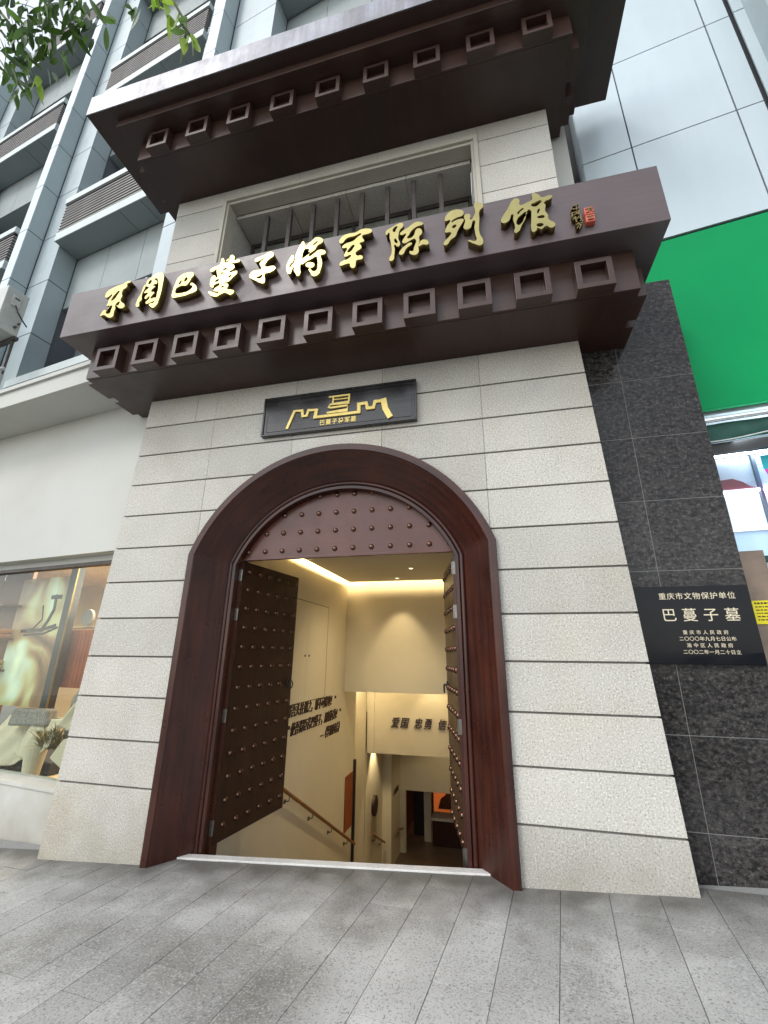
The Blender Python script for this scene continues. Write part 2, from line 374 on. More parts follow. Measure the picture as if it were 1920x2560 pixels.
# recess lined with stone slabs
for z0, z1 in ((5.8, 6.6), (6.6, 7.4), (7.4, 8.14)):
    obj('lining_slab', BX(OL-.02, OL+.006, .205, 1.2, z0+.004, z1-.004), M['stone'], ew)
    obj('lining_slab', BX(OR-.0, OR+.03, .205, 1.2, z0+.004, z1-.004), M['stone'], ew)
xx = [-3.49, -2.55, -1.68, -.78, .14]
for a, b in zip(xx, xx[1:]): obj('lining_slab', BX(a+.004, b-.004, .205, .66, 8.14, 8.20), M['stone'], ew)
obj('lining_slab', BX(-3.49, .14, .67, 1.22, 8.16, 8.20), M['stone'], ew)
obj('recess_back', BX(-3.5, .16, 1.2, 1.25, 5.8, 8.16), M['alu_d'], ew)
bm = bmesh.new(); box(bm, -3.49, .14, .66, .71, 8.07, 8.155); box(bm, -3.49, -3.44, .66, .71, 5.8, 8.07); box(bm, .09, .14, .66, .71, 5.8, 8.07)
for x in (-2.6, -1.7, -.8): box(bm, x-.02, x+.02, .665, .705, 5.8, 8.07)
wd_ = obj('window_frame', bm, M['bar'], ew)
for a, b in ((-3.43, -2.63), (-2.57, -1.73), (-1.67, -.83), (-.77, .08)): obj('pane', BX(a, b, .68, .69, 5.82, 8.06), M['paneg'], wd_)
for i in range(8):
    x = -2.98 + .385*i
    obj('security_bar', BX(x-.03, x+.03, .25, .31, 5.85, 8.14), M['bar'], ew, bevel=.003)

# ---------------------------------------------------------------- arched door surround, tympanum and leaves
ad = thing('arched_doorway', 'red brown timber arched doorway with both studded door leaves swung inward', 'doorway', (CX, .1, gz(CX)))
def contour(off, n=56, zb=-.45):
    hw, R = HW-off, RO-off; zs_ = CZ+math.sqrt(R*R-hw*hw)
    a0, a1 = math.atan2(zs_-CZ, -hw), math.atan2(zs_-CZ, hw)
    return [(CX-hw, zb), (CX-hw, 1.1), (CX-hw, zs_)] + [(CX+R*math.cos(a0+(a1-a0)*i/n), CZ+R*math.sin(a0+(a1-a0)*i/n)) for i in range(1, n)] + [(CX+hw, zs_), (CX+hw, 1.1), (CX+hw, zb)]
def sweep(name, prof, m, smooth=False):
    bm = bmesh.new(); uvl = bm.loops.layers.uv.new('UVMap'); rows = []
    cons = [contour(o_) for o_, _ in prof]
    for (o_, y), c_ in zip(prof, cons): rows.append([bm.verts.new((x, y, z)) for x, z in c_])
    base = contour(prof[0][0]); u = [0]
    for a, b in zip(base, base[1:]): u.append(u[-1]+math.dist(a, b))
    v = [0]
    for a, b in zip(prof, prof[1:]): v.append(v[-1]+math.dist(a, b))
    for i in range(len(rows)-1):
        for k in range(len(base)-1):
            f = bm.faces.new((rows[i][k], rows[i][k+1], rows[i+1][k+1], rows[i+1][k]))
            for lp, (uu, vv) in zip(f.loops, ((u[k], v[i]), (u[k+1], v[i]), (u[k+1], v[i+1]), (u[k], v[i+1]))): lp[uvl].uv = (uu, vv+hash(name) % 7*0)
            f.smooth = smooth
    return obj(name, bm, m, ad)
sweep('arch_face', [(0, .02), (0, -.046), (.004, -.05), (.07, -.05), (.075, -.045), (.078, -.04)], M['arch'])
sweep('arch_reveal', [(.078, -.04), (.317, .268), (.325, .275)], M['arch'], True)
pr = [(.325, .275)] + [(.345+.02*math.sin(a), .262-.018*math.cos(a)+.01) for a in [i*math.pi/8 for i in range(-3, 5)]] + [(.372, .285), (.376, .262), (.408, .262), (.412, .268), (.412, .45)]
sweep('arch_moulding', pr, M['arch'])
# tympanum panel
hw = HW-.41; R = RO-.41; zs_ = CZ+math.sqrt(R*R-hw*hw)
a0, a1 = math.atan2(zs_-CZ, -hw), math.atan2(zs_-CZ, hw)
pts = [(CX-hw-.01, 2.672), (CX+hw+.01, 2.672)] + [(CX+R*math.cos(a1+(a0-a1)*i/40), CZ+R*math.sin(a1+(a0-a1)*i/40)) for i in range(41)]
pts = pts[:2] + [p_ for p_ in pts[2:] if p_[1] > 2.676]
tym = obj('tympanum', prism_y(bmesh.new(), pts, .36, .385), M['tymp'], ad)
obj('tympanum_rail', BX(CX-hw, CX+hw, .345, .362, 2.672, 2.70), M['tymp'], ad, bevel=.004)
def stud_mesh():
    bm = bmesh.new(); bmesh.ops.create_uvsphere(bm, u_segments=14, v_segments=8, radius=.031)
    bmesh.ops.delete(bm, geom=[v for v in bm.verts if v.co.z < -.006], context='VERTS')
    for v in bm.verts: v.co.z *= .8
    ri = bmesh.ops.create_circle(bm, cap_ends=True, segments=14, radius=.033)
    me = mesh_of('stud', bm); me.polygons.foreach_set('use_smooth', [True]*len(me.polygons)); me.materials.append(M['stud']); return me
SM = stud_mesh()
def stud(parent, loc, nrm):
    q = Vector(nrm).to_track_quat('Z', 'Y').to_matrix().to_4x4()
    obj('stud', SM, None, parent, Matrix.Translation(loc) @ q)
for z, n in ((2.77, 6), (2.983, 5), (3.197, 4), (3.41, 2)):
    for i in range(n):
        for s in (-1, 1): stud(tym, (-1.541 + s*(i+.5)*.2135*(1 if n > 2 else 1.0), .359, z), (0, -1, 0))
# door leaves
def leaf(P, Q, sgn, zb, zt, lbl):
    P, Q = Vector((*P, 0)), Vector((*Q, 0)); d = (Q-P).normalized(); n = Vector((d.y, -d.x, 0))*sgn      # n: studded outer side
    L_ = (Q-P).length
    fr = Matrix(((d.x, -n.x, 0, P.x), (d.y, -n.y, 0, P.y), (0, 0, 1, 0), (0, 0, 0, 1)))                 # local x along the leaf, y into it, z up
    bm = BX(0, L_, 0, .062, zb, zt)
    lf = obj('door_leaf', bm, M['door'], ad, fr, bevel=.004); lf['label'] = lbl
    for r in range(13):
        for c in range(6):
            stud(lf, fr @ Vector((.122+.199*c, -.001, 2.565-.2132*r)), n)
    # ring handle with escutcheon
    hx, hz = L_-.085, 1.30
    bm = bmesh.new(); tube(bm, (hx, -.001, hz), (hx, -.014, hz), .05, 16); tube(bm, (hx, -.014, hz+.01), (hx, -.05, hz+.01), .012)
    path_tube(bm, [(hx+.045*math.cos(a), -.045, hz-.035+.045*math.sin(a)) for a in [i*math.pi/9 for i in range(19)]], .007, 8)
    obj('ring_handle', bm, M['black'], lf, fr)
    return lf, fr
l1, f1 = leaf((-2.77, .375), (-2.615, 1.575), 1, gz(-2.7)+.03, 2.672, 'left door leaf standing open, rows of round studs')
l2, f2 = leaf((-.31, .375), (-.565, 1.575), -1, gz(-.5)-.01, 2.665, 'right door leaf seen almost edge on')
bm = bmesh.new()
box(bm, CX-hw-.002, CX-hw+.03, .345, .47, -.4, 2.67); obj('door_jamb', bm, M['arch'], ad)
bm = bmesh.new(); box(bm, CX+hw-.03, CX+hw+.002, .345, .47, -.4, 2.67); obj('door_jamb', bm, M['arch'], ad)
for side, x in ((0, CX-hw+.032), (1, CX+hw-.032)):
    for z in (2.50, 2.06, 1.02, .02):
        bm = BX(x-.004, x+.004, .30, .352, z-.07, z+.07) if False else bmesh.new()
        box(bm, x-(.026 if side == 0 else .002), x+(.002 if side == 0 else .026), .338, .3445, z-.065, z+.065)
        tube(bm, (x+(.008 if side == 0 else -.008), .346, z-.065), (x+(.008 if side == 0 else -.008), .346, z+.065), .008, 10)
        obj('hinge', bm, M['steel'], ad)
# threshold
bm = bmesh.new()
xa, xb = CX-1.50, CX+1.50
pts = [(xa, gz(xa)-.1), (xb, gz(xb)-.1), (xb, gz(xb)+.014), (xa, gz(xa)+.014)]
prism_y(bm, pts, .155, .245)
obj('threshold', bm, M['thresh'], ad, bevel=.005)
lnd = obj('landing', BX(-2.95, -.15, .246, .42, -.9, -.42), M['infloor']); lnd['kind'] = 'structure'

# ---------------------------------------------------------------- lower canopy with the big sign board
sc_ = thing('sign_canopy', 'deep brown canopy with hollow square blocks carrying the long board of gold characters', 'canopy', (CX, .2, 4.8))
obj('sign_board', BX(-4.86, 1.752, -.85, .36, 5.255, 5.925), M['signface'], sc_, bevel=.004)
# body under the board
bx0, bx1, by = -4.61, 1.513, -.60
obj('canopy_body', BX(bx0, bx1, by, .32, 4.80, 5.256), M['brown'], sc_, bevel=.003)
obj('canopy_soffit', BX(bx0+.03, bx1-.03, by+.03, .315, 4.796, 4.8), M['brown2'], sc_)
def hollow(sz, dep, w, h_, rec=.085):
    """square hollow block: face at y=-dep, back at 0, x 0..sz, z 0..h_"""
    bm = bmesh.new()
    o4 = [(0, 0), (sz, 0), (sz, h_), (0, h_)]; i4 = [(w, w), (sz-w, w), (sz-w, h_-w), (w, h_-w)]
    O = [bm.verts.new((x, -dep, z)) for x, z in o4]; Ib = [bm.verts.new((x, -dep, z)) for x, z in i4]
    OB = [bm.verts.new((x, 0, z)) for x, z in o4]; IR = [bm.verts.new((x, -dep+rec, z)) for x, z in i4]
    for i in range(4):
        j = (i+1) % 4
        bm.faces.new((O[i], O[j], Ib[j], Ib[i])); bm.faces.new((O[i], OB[i], OB[j], O[j])); bm.faces.new((Ib[i], Ib[j], IR[j], IR[i]))
    bm.faces.new(IR); bm.faces.new(OB[::-1])
    return mesh_of('hollow_block', bm)
HB = hollow(.318, .11, .05, .318); HB.materials.append(M['brown'])
for i in range(11):
    obj('hollow_block', HB, None, sc_, Matrix.Translation((-4.40+.5368*i, by, 4.801)), bevel=.002)
for sx, rz in ((bx0, -90), (bx1, 90)):
    for y0 in (-.50, -.085):
        m4 = Matrix.Translation((sx, y0+(.318 if rz < 0 else 0), 4.801)) @ Matrix.Rotation(math.radians(rz), 4, 'Z') @ Matrix.Diagonal((1, .72, 1, 1))
        obj('hollow_block', HB, None, sc_, m4)
# ---------------------------------------------------------------- roof canopy at the top
rc = thing('roof_canopy', 'broad dark roof canopy with metal edge and hollow square blocks, above the barred window', 'canopy', (CX, .2, 8.5))
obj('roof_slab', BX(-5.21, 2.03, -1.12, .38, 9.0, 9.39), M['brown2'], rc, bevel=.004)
obj('roof_edge', BX(-5.215, 2.035, -1.135, -1.1205, 9.004, 9.40), M['eave'], rc, bevel=.004)
obj('roof_top', BX(-5.21, 2.03, -1.12, .38, 9.392, 9.42), M['eave'], rc)
obj('roof_ledge', BX(-4.82, 1.6, -.97, .38, 8.87, 8.999), M['brown'], rc, bevel=.003)
obj('roof_body', BX(-4.61, 1.37, -.70, .39, 8.505, 8.869), M['brown'], rc, bevel=.003)
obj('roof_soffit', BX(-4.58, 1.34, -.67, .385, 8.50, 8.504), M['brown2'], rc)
HB2 = hollow(.33, .11, .05, .325); HB2.materials.append(M['brown'])
for i in range(9): obj('hollow_block', HB2, None, rc, Matrix.Translation((-4.371+.648*i, -.70, 8.506)), bevel=.002)
for sx, rz in ((-4.61, -90), (1.37, 90)):
    for y0 in (-.55, -.07):
        m4 = Matrix.Translation((sx, y0+(.33 if rz < 0 else 0), 8.506)) @ Matrix.Rotation(math.radians(rz), 4, 'Z') @ Matrix.Diagonal((1, .85, 1, 1))
        obj('hollow_block', HB2, None, rc, m4)

# ---------------------------------------------------------------- raised gold characters, signature and seal on the board
CHARS = {'dong':[([(-4.224,5.702),(-4.212,5.739),(-4.146,5.777),(-4.076,5.797),(-3.992,5.811),(-3.925,5.838),(-3.892,5.817),(-3.94,5.798),(-3.929,5.766),(-3.949,5.731),(-3.972,5.723),(-3.983,5.693),(-3.979,5.653),(-3.966,5.624),(-3.979,5.576),(-3.964,5.54),(-3.895,5.468),(-3.898,5.443),(-3.951,5.435),(-4.011,5.483),(-4.033,5.498),(-4.021,5.451),(-4.028,5.414),(-4.024,5.363),(-4.028,5.332),(-4.076,5.326),(-4.141,5.368),(-4.177,5.388),(-4.214,5.377),(-4.212,5.415),(-4.183,5.46),(-4.144,5.451),(-4.115,5.506),(-4.162,5.519),(-4.152,5.556),(-4.155,5.601),(-4.122,5.682),(-4.17,5.651),(-4.208,5.649)],[[(-4.113,5.582),(-4.108,5.624),(-4.072,5.681),(-4.024,5.712),(-4.041,5.654),(-4.07,5.596)],[(-4.146,5.41),(-4.135,5.462),(-4.084,5.509),(-4.079,5.437),(-4.089,5.392)],[(-4.031,5.5),(-4.022,5.527),(-3.986,5.544),(-3.978,5.521),(-3.994,5.489)]])],'zhou':[([(-3.666,5.714),(-3.669,5.647),(-3.681,5.592),(-3.679,5.541),(-3.671,5.495),(-3.695,5.469),(-3.69,5.405),(-3.733,5.426),(-3.733,5.477),(-3.723,5.538),(-3.698,5.59),(-3.691,5.64),(-3.676,5.707)],[]),([(-3.655,5.748),(-3.634,5.788),(-3.583,5.828),(-3.535,5.856),(-3.462,5.852),(-3.419,5.641),(-3.418,5.545),(-3.427,5.447),(-3.441,5.376),(-3.481,5.342),(-3.521,5.367),(-3.547,5.408),(-3.495,5.412),(-3.472,5.47),(-3.47,5.545),(-3.471,5.634),(-3.5,5.75),(-3.525,5.782),(-3.572,5.777),(-3.623,5.766),(-3.633,5.729)],[]),([(-3.585,5.77),(-3.552,5.769),(-3.502,5.699),(-3.531,5.696),(-3.554,5.679),(-3.518,5.661),(-3.542,5.637),(-3.562,5.591),(-3.511,5.57),(-3.528,5.539),(-3.546,5.486),(-3.482,5.487),(-3.467,5.456),(-3.501,5.438),(-3.55,5.424),(-3.578,5.417),(-3.602,5.448),(-3.568,5.478),(-3.567,5.528),(-3.592,5.509),(-3.616,5.496),(-3.63,5.524),(-3.597,5.586),(-3.651,5.591),(-3.645,5.616),(-3.603,5.671),(-3.642,5.686),(-3.652,5.734),(-3.605,5.707),(-3.579,5.743)],[])],'ba':[([(-3.249,5.437),(-3.258,5.533),(-3.252,5.598),(-3.239,5.655),(-3.225,5.712),(-3.189,5.744),(-3.144,5.763),(-3.078,5.764),(-3.039,5.751),(-3.017,5.726),(-3.018,5.696),(-3.038,5.674),(-3.054,5.631),(-3.072,5.595),(-3.098,5.575),(-3.142,5.585),(-3.189,5.579),(-3.219,5.563),(-3.227,5.525),(-3.214,5.491),(-3.164,5.477),(-3.098,5.476),(-3.052,5.482),(-3.021,5.504),(-3.002,5.533),(-3.009,5.554),(-3.039,5.574),(-3.036,5.593),(-3.012,5.591),(-2.977,5.56),(-2.946,5.513),(-2.942,5.473),(-2.965,5.453),(-3.027,5.441),(-3.084,5.428),(-3.166,5.427)],[[(-3.198,5.611),(-3.19,5.65),(-3.169,5.668),(-3.166,5.637),(-3.184,5.605)],[(-3.124,5.634),(-3.124,5.688),(-3.102,5.696),(-3.09,5.679),(-3.099,5.648),(-3.117,5.633)]])],'man':[([(-2.811,5.729),(-2.796,5.749),(-2.691,5.786),(-2.677,5.87),(-2.647,5.839),(-2.627,5.79),(-2.581,5.805),(-2.576,5.875),(-2.561,5.887),(-2.536,5.874),(-2.515,5.832),(-2.521,5.803),(-2.445,5.79),(-2.442,5.766),(-2.486,5.757),(-2.543,5.759),(-2.603,5.734),(-2.672,5.732),(-2.723,5.724),(-2.785,5.694)],[[(-2.615,5.817),(-2.591,5.838),(-2.584,5.826),(-2.605,5.808)]]),([(-2.716,5.719),(-2.542,5.748),(-2.505,5.719),(-2.504,5.676),(-2.555,5.636),(-2.464,5.632),(-2.454,5.598),(-2.498,5.551),(-2.547,5.498),(-2.596,5.487),(-2.555,5.474),(-2.54,5.445),(-2.551,5.403),(-2.473,5.366),(-2.456,5.337),(-2.487,5.305),(-2.523,5.32),(-2.566,5.35),(-2.615,5.341),(-2.662,5.319),(-2.71,5.333),(-2.761,5.374),(-2.781,5.417),(-2.755,5.405),(-2.694,5.377),(-2.647,5.371),(-2.715,5.409),(-2.709,5.439),(-2.648,5.493),(-2.728,5.488),(-2.729,5.46),(-2.769,5.495),(-2.78,5.533),(-2.755,5.632),(-2.725,5.624),(-2.721,5.596),(-2.701,5.599),(-2.712,5.655)],[[(-2.724,5.539),(-2.676,5.567),(-2.668,5.546),(-2.711,5.531)],[(-2.562,5.566),(-2.52,5.588),(-2.52,5.567),(-2.556,5.56)],[(-2.631,5.444),(-2.594,5.45),(-2.6,5.432)],[(-2.667,5.64),(-2.625,5.647),(-2.629,5.636)],[(-2.643,5.692),(-2.586,5.696),(-2.591,5.687)]])],'zi':[([(-2.254,5.733),(-2.24,5.753),(-2.14,5.78),(-2.092,5.806),(-2.053,5.797),(-2.031,5.767),(-2.034,5.73),(-2.069,5.709),(-2.109,5.666),(-2.117,5.607),(-2.02,5.591),(-1.992,5.562),(-1.996,5.541),(-2.049,5.51),(-2.11,5.503),(-2.1,5.427),(-2.107,5.377),(-2.135,5.381),(-2.217,5.44),(-2.265,5.474),(-2.293,5.503),(-2.287,5.553),(-2.252,5.582),(-2.157,5.585),(-2.171,5.622),(-2.188,5.664),(-2.167,5.704),(-2.138,5.73),(-2.179,5.72),(-2.234,5.702)],[[(-2.205,5.478),(-2.172,5.488),(-2.145,5.504),(-2.141,5.466),(-2.168,5.452)]])],'jiang':[([(-1.852,5.476),(-1.861,5.544),(-1.848,5.607),(-1.828,5.654),(-1.802,5.682),(-1.786,5.658),(-1.783,5.627),(-1.792,5.593),(-1.82,5.563),(-1.823,5.516),(-1.806,5.538),(-1.773,5.588),(-1.767,5.668),(-1.749,5.745),(-1.718,5.82),(-1.696,5.852),(-1.678,5.825),(-1.661,5.752),(-1.679,5.712),(-1.688,5.662),(-1.69,5.603),(-1.702,5.533),(-1.7,5.46),(-1.693,5.416),(-1.717,5.377),(-1.748,5.422),(-1.773,5.471),(-1.773,5.515),(-1.794,5.476),(-1.815,5.429)],[]),([(-1.66,5.744),(-1.631,5.796),(-1.585,5.837),(-1.556,5.865),(-1.501,5.852),(-1.466,5.812),(-1.473,5.776),(-1.519,5.751),(-1.535,5.726),(-1.551,5.693),(-1.592,5.666),(-1.617,5.622),(-1.543,5.654),(-1.514,5.676),(-1.454,5.667),(-1.425,5.623),(-1.445,5.602),(-1.474,5.605),(-1.467,5.546),(-1.456,5.486),(-1.468,5.403),(-1.488,5.344),(-1.546,5.333),(-1.579,5.388),(-1.596,5.45),(-1.556,5.403),(-1.515,5.404),(-1.505,5.484),(-1.513,5.558),(-1.527,5.594),(-1.579,5.575),(-1.638,5.554),(-1.684,5.527),(-1.703,5.563),(-1.683,5.602),(-1.632,5.64),(-1.595,5.675),(-1.617,5.679),(-1.613,5.717)],[[(-1.575,5.765),(-1.552,5.798),(-1.524,5.81),(-1.539,5.779)]]),([(-1.64,5.503),(-1.624,5.532),(-1.57,5.522),(-1.541,5.493),(-1.554,5.456),(-1.595,5.46)],[])],'jun':[([(-1.278,5.727),(-1.264,5.78),(-1.227,5.81),(-1.17,5.818),(-1.113,5.81),(-1.044,5.84),(-0.969,5.83),(-0.934,5.808),(-0.929,5.775),(-0.98,5.757),(-1.029,5.751),(-1.022,5.705),(-1.009,5.669),(-1.058,5.651),(-1.045,5.628),(-1.037,5.582),(-1.086,5.548),(-1.095,5.535),(-1.078,5.49),(-1.035,5.484),(-1.016,5.452),(-1.027,5.432),(-1.082,5.43),(-1.09,5.387),(-1.098,5.344),(-1.122,5.338),(-1.148,5.371),(-1.152,5.403),(-1.211,5.406),(-1.254,5.402),(-1.261,5.431),(-1.238,5.455),(-1.17,5.473),(-1.142,5.518),(-1.209,5.509),(-1.216,5.54),(-1.191,5.628),(-1.239,5.635),(-1.24,5.66),(-1.197,5.689),(-1.128,5.702),(-1.079,5.745),(-1.04,5.783),(-1.111,5.768),(-1.2,5.76),(-1.254,5.704)],[[(-1.183,5.562),(-1.163,5.616),(-1.112,5.648),(-1.125,5.598),(-1.154,5.561)]])],'chen':[([(-0.78,5.701),(-0.771,5.746),(-0.723,5.772),(-0.662,5.802),(-0.62,5.808),(-0.598,5.784),(-0.606,5.746),(-0.635,5.715),(-0.648,5.656),(-0.651,5.602),(-0.632,5.535),(-0.639,5.506),(-0.662,5.501),(-0.686,5.533),(-0.686,5.473),(-0.692,5.391),(-0.703,5.334),(-0.738,5.334),(-0.739,5.373),(-0.721,5.414),(-0.722,5.536),(-0.74,5.642),(-0.75,5.712),(-0.771,5.686)],[[(-0.708,5.744),(-0.659,5.774),(-0.674,5.734),(-0.689,5.701)],[(-0.683,5.615),(-0.668,5.591),(-0.661,5.547),(-0.686,5.565)]]),([(-0.633,5.659),(-0.609,5.692),(-0.543,5.728),(-0.507,5.757),(-0.46,5.775),(-0.413,5.754),(-0.395,5.729),(-0.461,5.711),(-0.514,5.673),(-0.544,5.619),(-0.562,5.587),(-0.533,5.573),(-0.492,5.604),(-0.467,5.675),(-0.438,5.681),(-0.41,5.635),(-0.416,5.599),(-0.44,5.573),(-0.438,5.52),(-0.45,5.448),(-0.455,5.358),(-0.495,5.346),(-0.537,5.405),(-0.506,5.397),(-0.494,5.437),(-0.481,5.554),(-0.527,5.545),(-0.568,5.525),(-0.598,5.526),(-0.609,5.556),(-0.58,5.613),(-0.572,5.649),(-0.609,5.639)],[]),([(-0.642,5.412),(-0.627,5.442),(-0.586,5.484),(-0.516,5.511),(-0.515,5.492),(-0.557,5.461),(-0.581,5.43),(-0.604,5.383),(-0.636,5.387)],[]),([(-0.451,5.444),(-0.442,5.468),(-0.424,5.509),(-0.389,5.517),(-0.347,5.465),(-0.356,5.444),(-0.407,5.457)],[])],'lie':[([(-0.18,5.738),(-0.149,5.798),(-0.098,5.826),(-0.035,5.814),(0.002,5.776),(-0.011,5.727),(-0.068,5.715),(-0.119,5.667),(-0.09,5.678),(-0.041,5.689),(-0.001,5.674),(-0.011,5.64),(-0.045,5.583),(-0.068,5.533),(-0.092,5.474),(-0.134,5.448),(-0.178,5.389),(-0.202,5.4),(-0.19,5.445),(-0.154,5.482),(-0.127,5.539),(-0.183,5.554),(-0.182,5.577),(-0.162,5.636),(-0.13,5.704),(-0.178,5.701)],[[(-0.118,5.604),(-0.077,5.628),(-0.094,5.586)]]),([(-0.003,5.59),(0.013,5.643),(0.006,5.712),(0.032,5.735),(0.065,5.714),(0.065,5.646),(0.095,5.686),(0.112,5.738),(0.11,5.836),(0.129,5.86),(0.169,5.839),(0.193,5.81),(0.186,5.774),(0.155,5.744),(0.147,5.641),(0.138,5.549),(0.139,5.447),(0.166,5.338),(0.144,5.301),(0.092,5.327),(0.047,5.366),(0.026,5.392),(0.097,5.365),(0.099,5.449),(0.094,5.543),(0.095,5.633),(0.072,5.587),(0.056,5.545),(0.021,5.534),(-0.006,5.561)],[])],'guan':[([(0.344,5.564),(0.372,5.622),(0.417,5.693),(0.465,5.784),(0.493,5.801),(0.527,5.771),(0.527,5.702),(0.591,5.715),(0.639,5.738),(0.654,5.819),(0.684,5.802),(0.708,5.774),(0.724,5.742),(0.814,5.74),(0.811,5.707),(0.736,5.67),(0.749,5.638),(0.738,5.567),(0.757,5.506),(0.758,5.451),(0.808,5.383),(0.797,5.35),(0.765,5.344),(0.731,5.378),(0.684,5.349),(0.652,5.374),(0.643,5.349),(0.613,5.334),(0.6,5.362),(0.614,5.53),(0.605,5.621),(0.585,5.609),(0.56,5.519),(0.522,5.448),(0.471,5.365),(0.451,5.375),(0.462,5.437),(0.451,5.542),(0.452,5.607),(0.419,5.542),(0.377,5.515),(0.345,5.534)],[[(0.492,5.539),(0.533,5.578),(0.575,5.6),(0.552,5.531),(0.51,5.458),(0.487,5.456)],[(0.493,5.595),(0.508,5.629),(0.559,5.652),(0.52,5.615),(0.503,5.59)],[(0.623,5.675),(0.654,5.691),(0.721,5.7),(0.697,5.663),(0.656,5.641)],[(0.667,5.559),(0.694,5.605),(0.687,5.569),(0.672,5.548)],[(0.662,5.505),(0.695,5.517),(0.72,5.514),(0.725,5.484),(0.698,5.481)],[(0.648,5.411),(0.66,5.425),(0.71,5.406),(0.694,5.382),(0.657,5.389)]])]}
EMBLEM = [([(-2.144,4.12),(-2.067,4.335),(-1.971,4.328)],0.0303),([(-1.971,4.328),(-1.956,4.25),(-1.907,4.253)],0.032),([(-1.907,4.253),(-1.89,4.322),(-1.791,4.314)],0.0249),([(-1.791,4.314),(-1.803,4.22)],0.0392),([(-1.812,4.217),(-1.277,4.216)],0.032),([(-1.281,4.217),(-1.284,4.319),(-1.196,4.321)],0.0392),([(-1.196,4.321),(-1.181,4.252),(-1.111,4.252)],0.0356),([(-1.111,4.252),(-1.099,4.326),(-0.996,4.325)],0.032),([(-0.996,4.33),(-0.978,4.226),(-0.929,4.124)],0.0641),([(-1.64,4.46),(-1.396,4.458)],0.0196),([(-1.4,4.454),(-1.405,4.36),(-1.626,4.36),(-1.642,4.325),(-1.615,4.315),(-1.416,4.319),(-1.418,4.263),(-1.656,4.257)],0.0214),([(-1.592,4.453),(-1.593,4.367)],0.0196),([(-1.585,4.419),(-1.403,4.416)],0.0125)]
SIGNATURE = [([(0.987,5.586),(1.031,5.599)],0.0096),([(0.987,5.546),(1.029,5.548)],0.0096),([(1.016,5.596),(1.01,5.528)],0.0096),([(0.97,5.551),(0.99,5.552)],0.0096),([(0.97,5.507),(0.967,5.458)],0.012),([(0.977,5.505),(1.005,5.511),(1.011,5.48)],0.0096),([(0.981,5.472),(1.013,5.494)],0.0086),([(1.016,5.515),(1.028,5.519),(1.023,5.477)],0.0096),([(0.97,5.421),(0.988,5.451),(0.995,5.385)],0.0106),([(0.969,5.435),(1.004,5.421),(1.02,5.449)],0.0086),([(1.034,5.466),(1.037,5.415)],0.0096),([(1.025,5.433),(1.043,5.381)],0.0086),([(1.025,5.39),(1.049,5.39)],0.0086),([(0.988,5.351),(1.007,5.367),(1.019,5.342)],0.0096),([(0.988,5.309),(1.004,5.34),(1.024,5.348)],0.0086),([(1.009,5.303),(1.029,5.346)],0.0096),([(1.026,5.362),(1.04,5.361)],0.0106)]
LI = 46.0; LS = 1.6
def poly_char(name, pieces, y0, y1, m, ms, parent):
    bm_all = bmesh.new()
    for n_, (outer, holes) in enumerate(pieces):
        cu = bpy.data.curves.new('tmp', 'CURVE'); cu.dimensions = '2D'; cu.fill_mode = 'BOTH'; cu.extrude = (y1-y0)/2; cu.bevel_depth = .0015; cu.bevel_resolution = 0
        for ring in [outer]+holes:
            sp = cu.splines.new('BEZIER'); sp.bezier_points.add(len(ring)-1); sp.use_cyclic_u = True; sp.resolution_u = 3
            for bp, (x, z) in zip(sp.bezier_points, ring):
                bp.co = (x, z, 0); bp.handle_left_type = bp.handle_right_type = 'AUTO'
        tmp = bpy.data.objects.new('tmp', cu); C.link(tmp)
        bpy.context.view_layer.update()
        me = bpy.data.meshes.new_from_object(tmp.evaluated_get(bpy.context.evaluated_depsgraph_get()))
        b2 = bmesh.new(); b2.from_mesh(me)
        for v in b2.verts: x, z, y = v.co; v.co = (x, (y0+y1)/2 - y - .0009*n_, z)
        me2 = bpy.data.meshes.new('t'); b2.to_mesh(me2); b2.free(); bm_all.from_mesh(me2)
        bpy.data.objects.remove(tmp); bpy.data.curves.remove(cu); bpy.data.meshes.remove(me); bpy.data.meshes.remove(me2)
    o = obj(name, bm_all, m, parent)
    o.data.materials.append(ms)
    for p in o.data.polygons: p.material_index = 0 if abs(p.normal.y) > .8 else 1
    o.visible_shadow = True
    return o
for key in CHARS: poly_char('gold_character', CHARS[key], -.925, -.852, M['gold'], M['goldside'], sc_)
def strokes(bm, data, y0, y1):
    for i, (pts, w) in enumerate(data):
        p = [Vector((x, z)) for x, z in pts]
        L_, R_s = [], []
        for k in range(len(p)):
            d = (p[min(k+1, len(p)-1)]-p[max(k-1, 0)]).normalized(); n = Vector((-d.y, d.x))
            if 0 < k < len(p)-1:
                d1 = (p[k]-p[k-1]).normalized(); n1 = Vector((-d1.y, d1.x)); s = 1/max(.5, n.dot(n1))
            else: s = 1
            e = d*w*.35 if k == len(p)-1 else (-d*w*.35 if k == 0 else Vector((0, 0)))
            L_.append(p[k]+e+n*w/2*s); R_s.append(p[k]+e-n*w/2*s)
        for k in range(len(p)-1):
            prism_y(bm, [(q.x, q.y) for q in (L_[k], L_[k+1], R_s[k+1], R_s[k])], y0-.0007*((i*3+k) % 7), y1)
    return bm
obj('signature', strokes(bmesh.new(), SIGNATURE, -.895, -.852), M['goldside'], sc_)
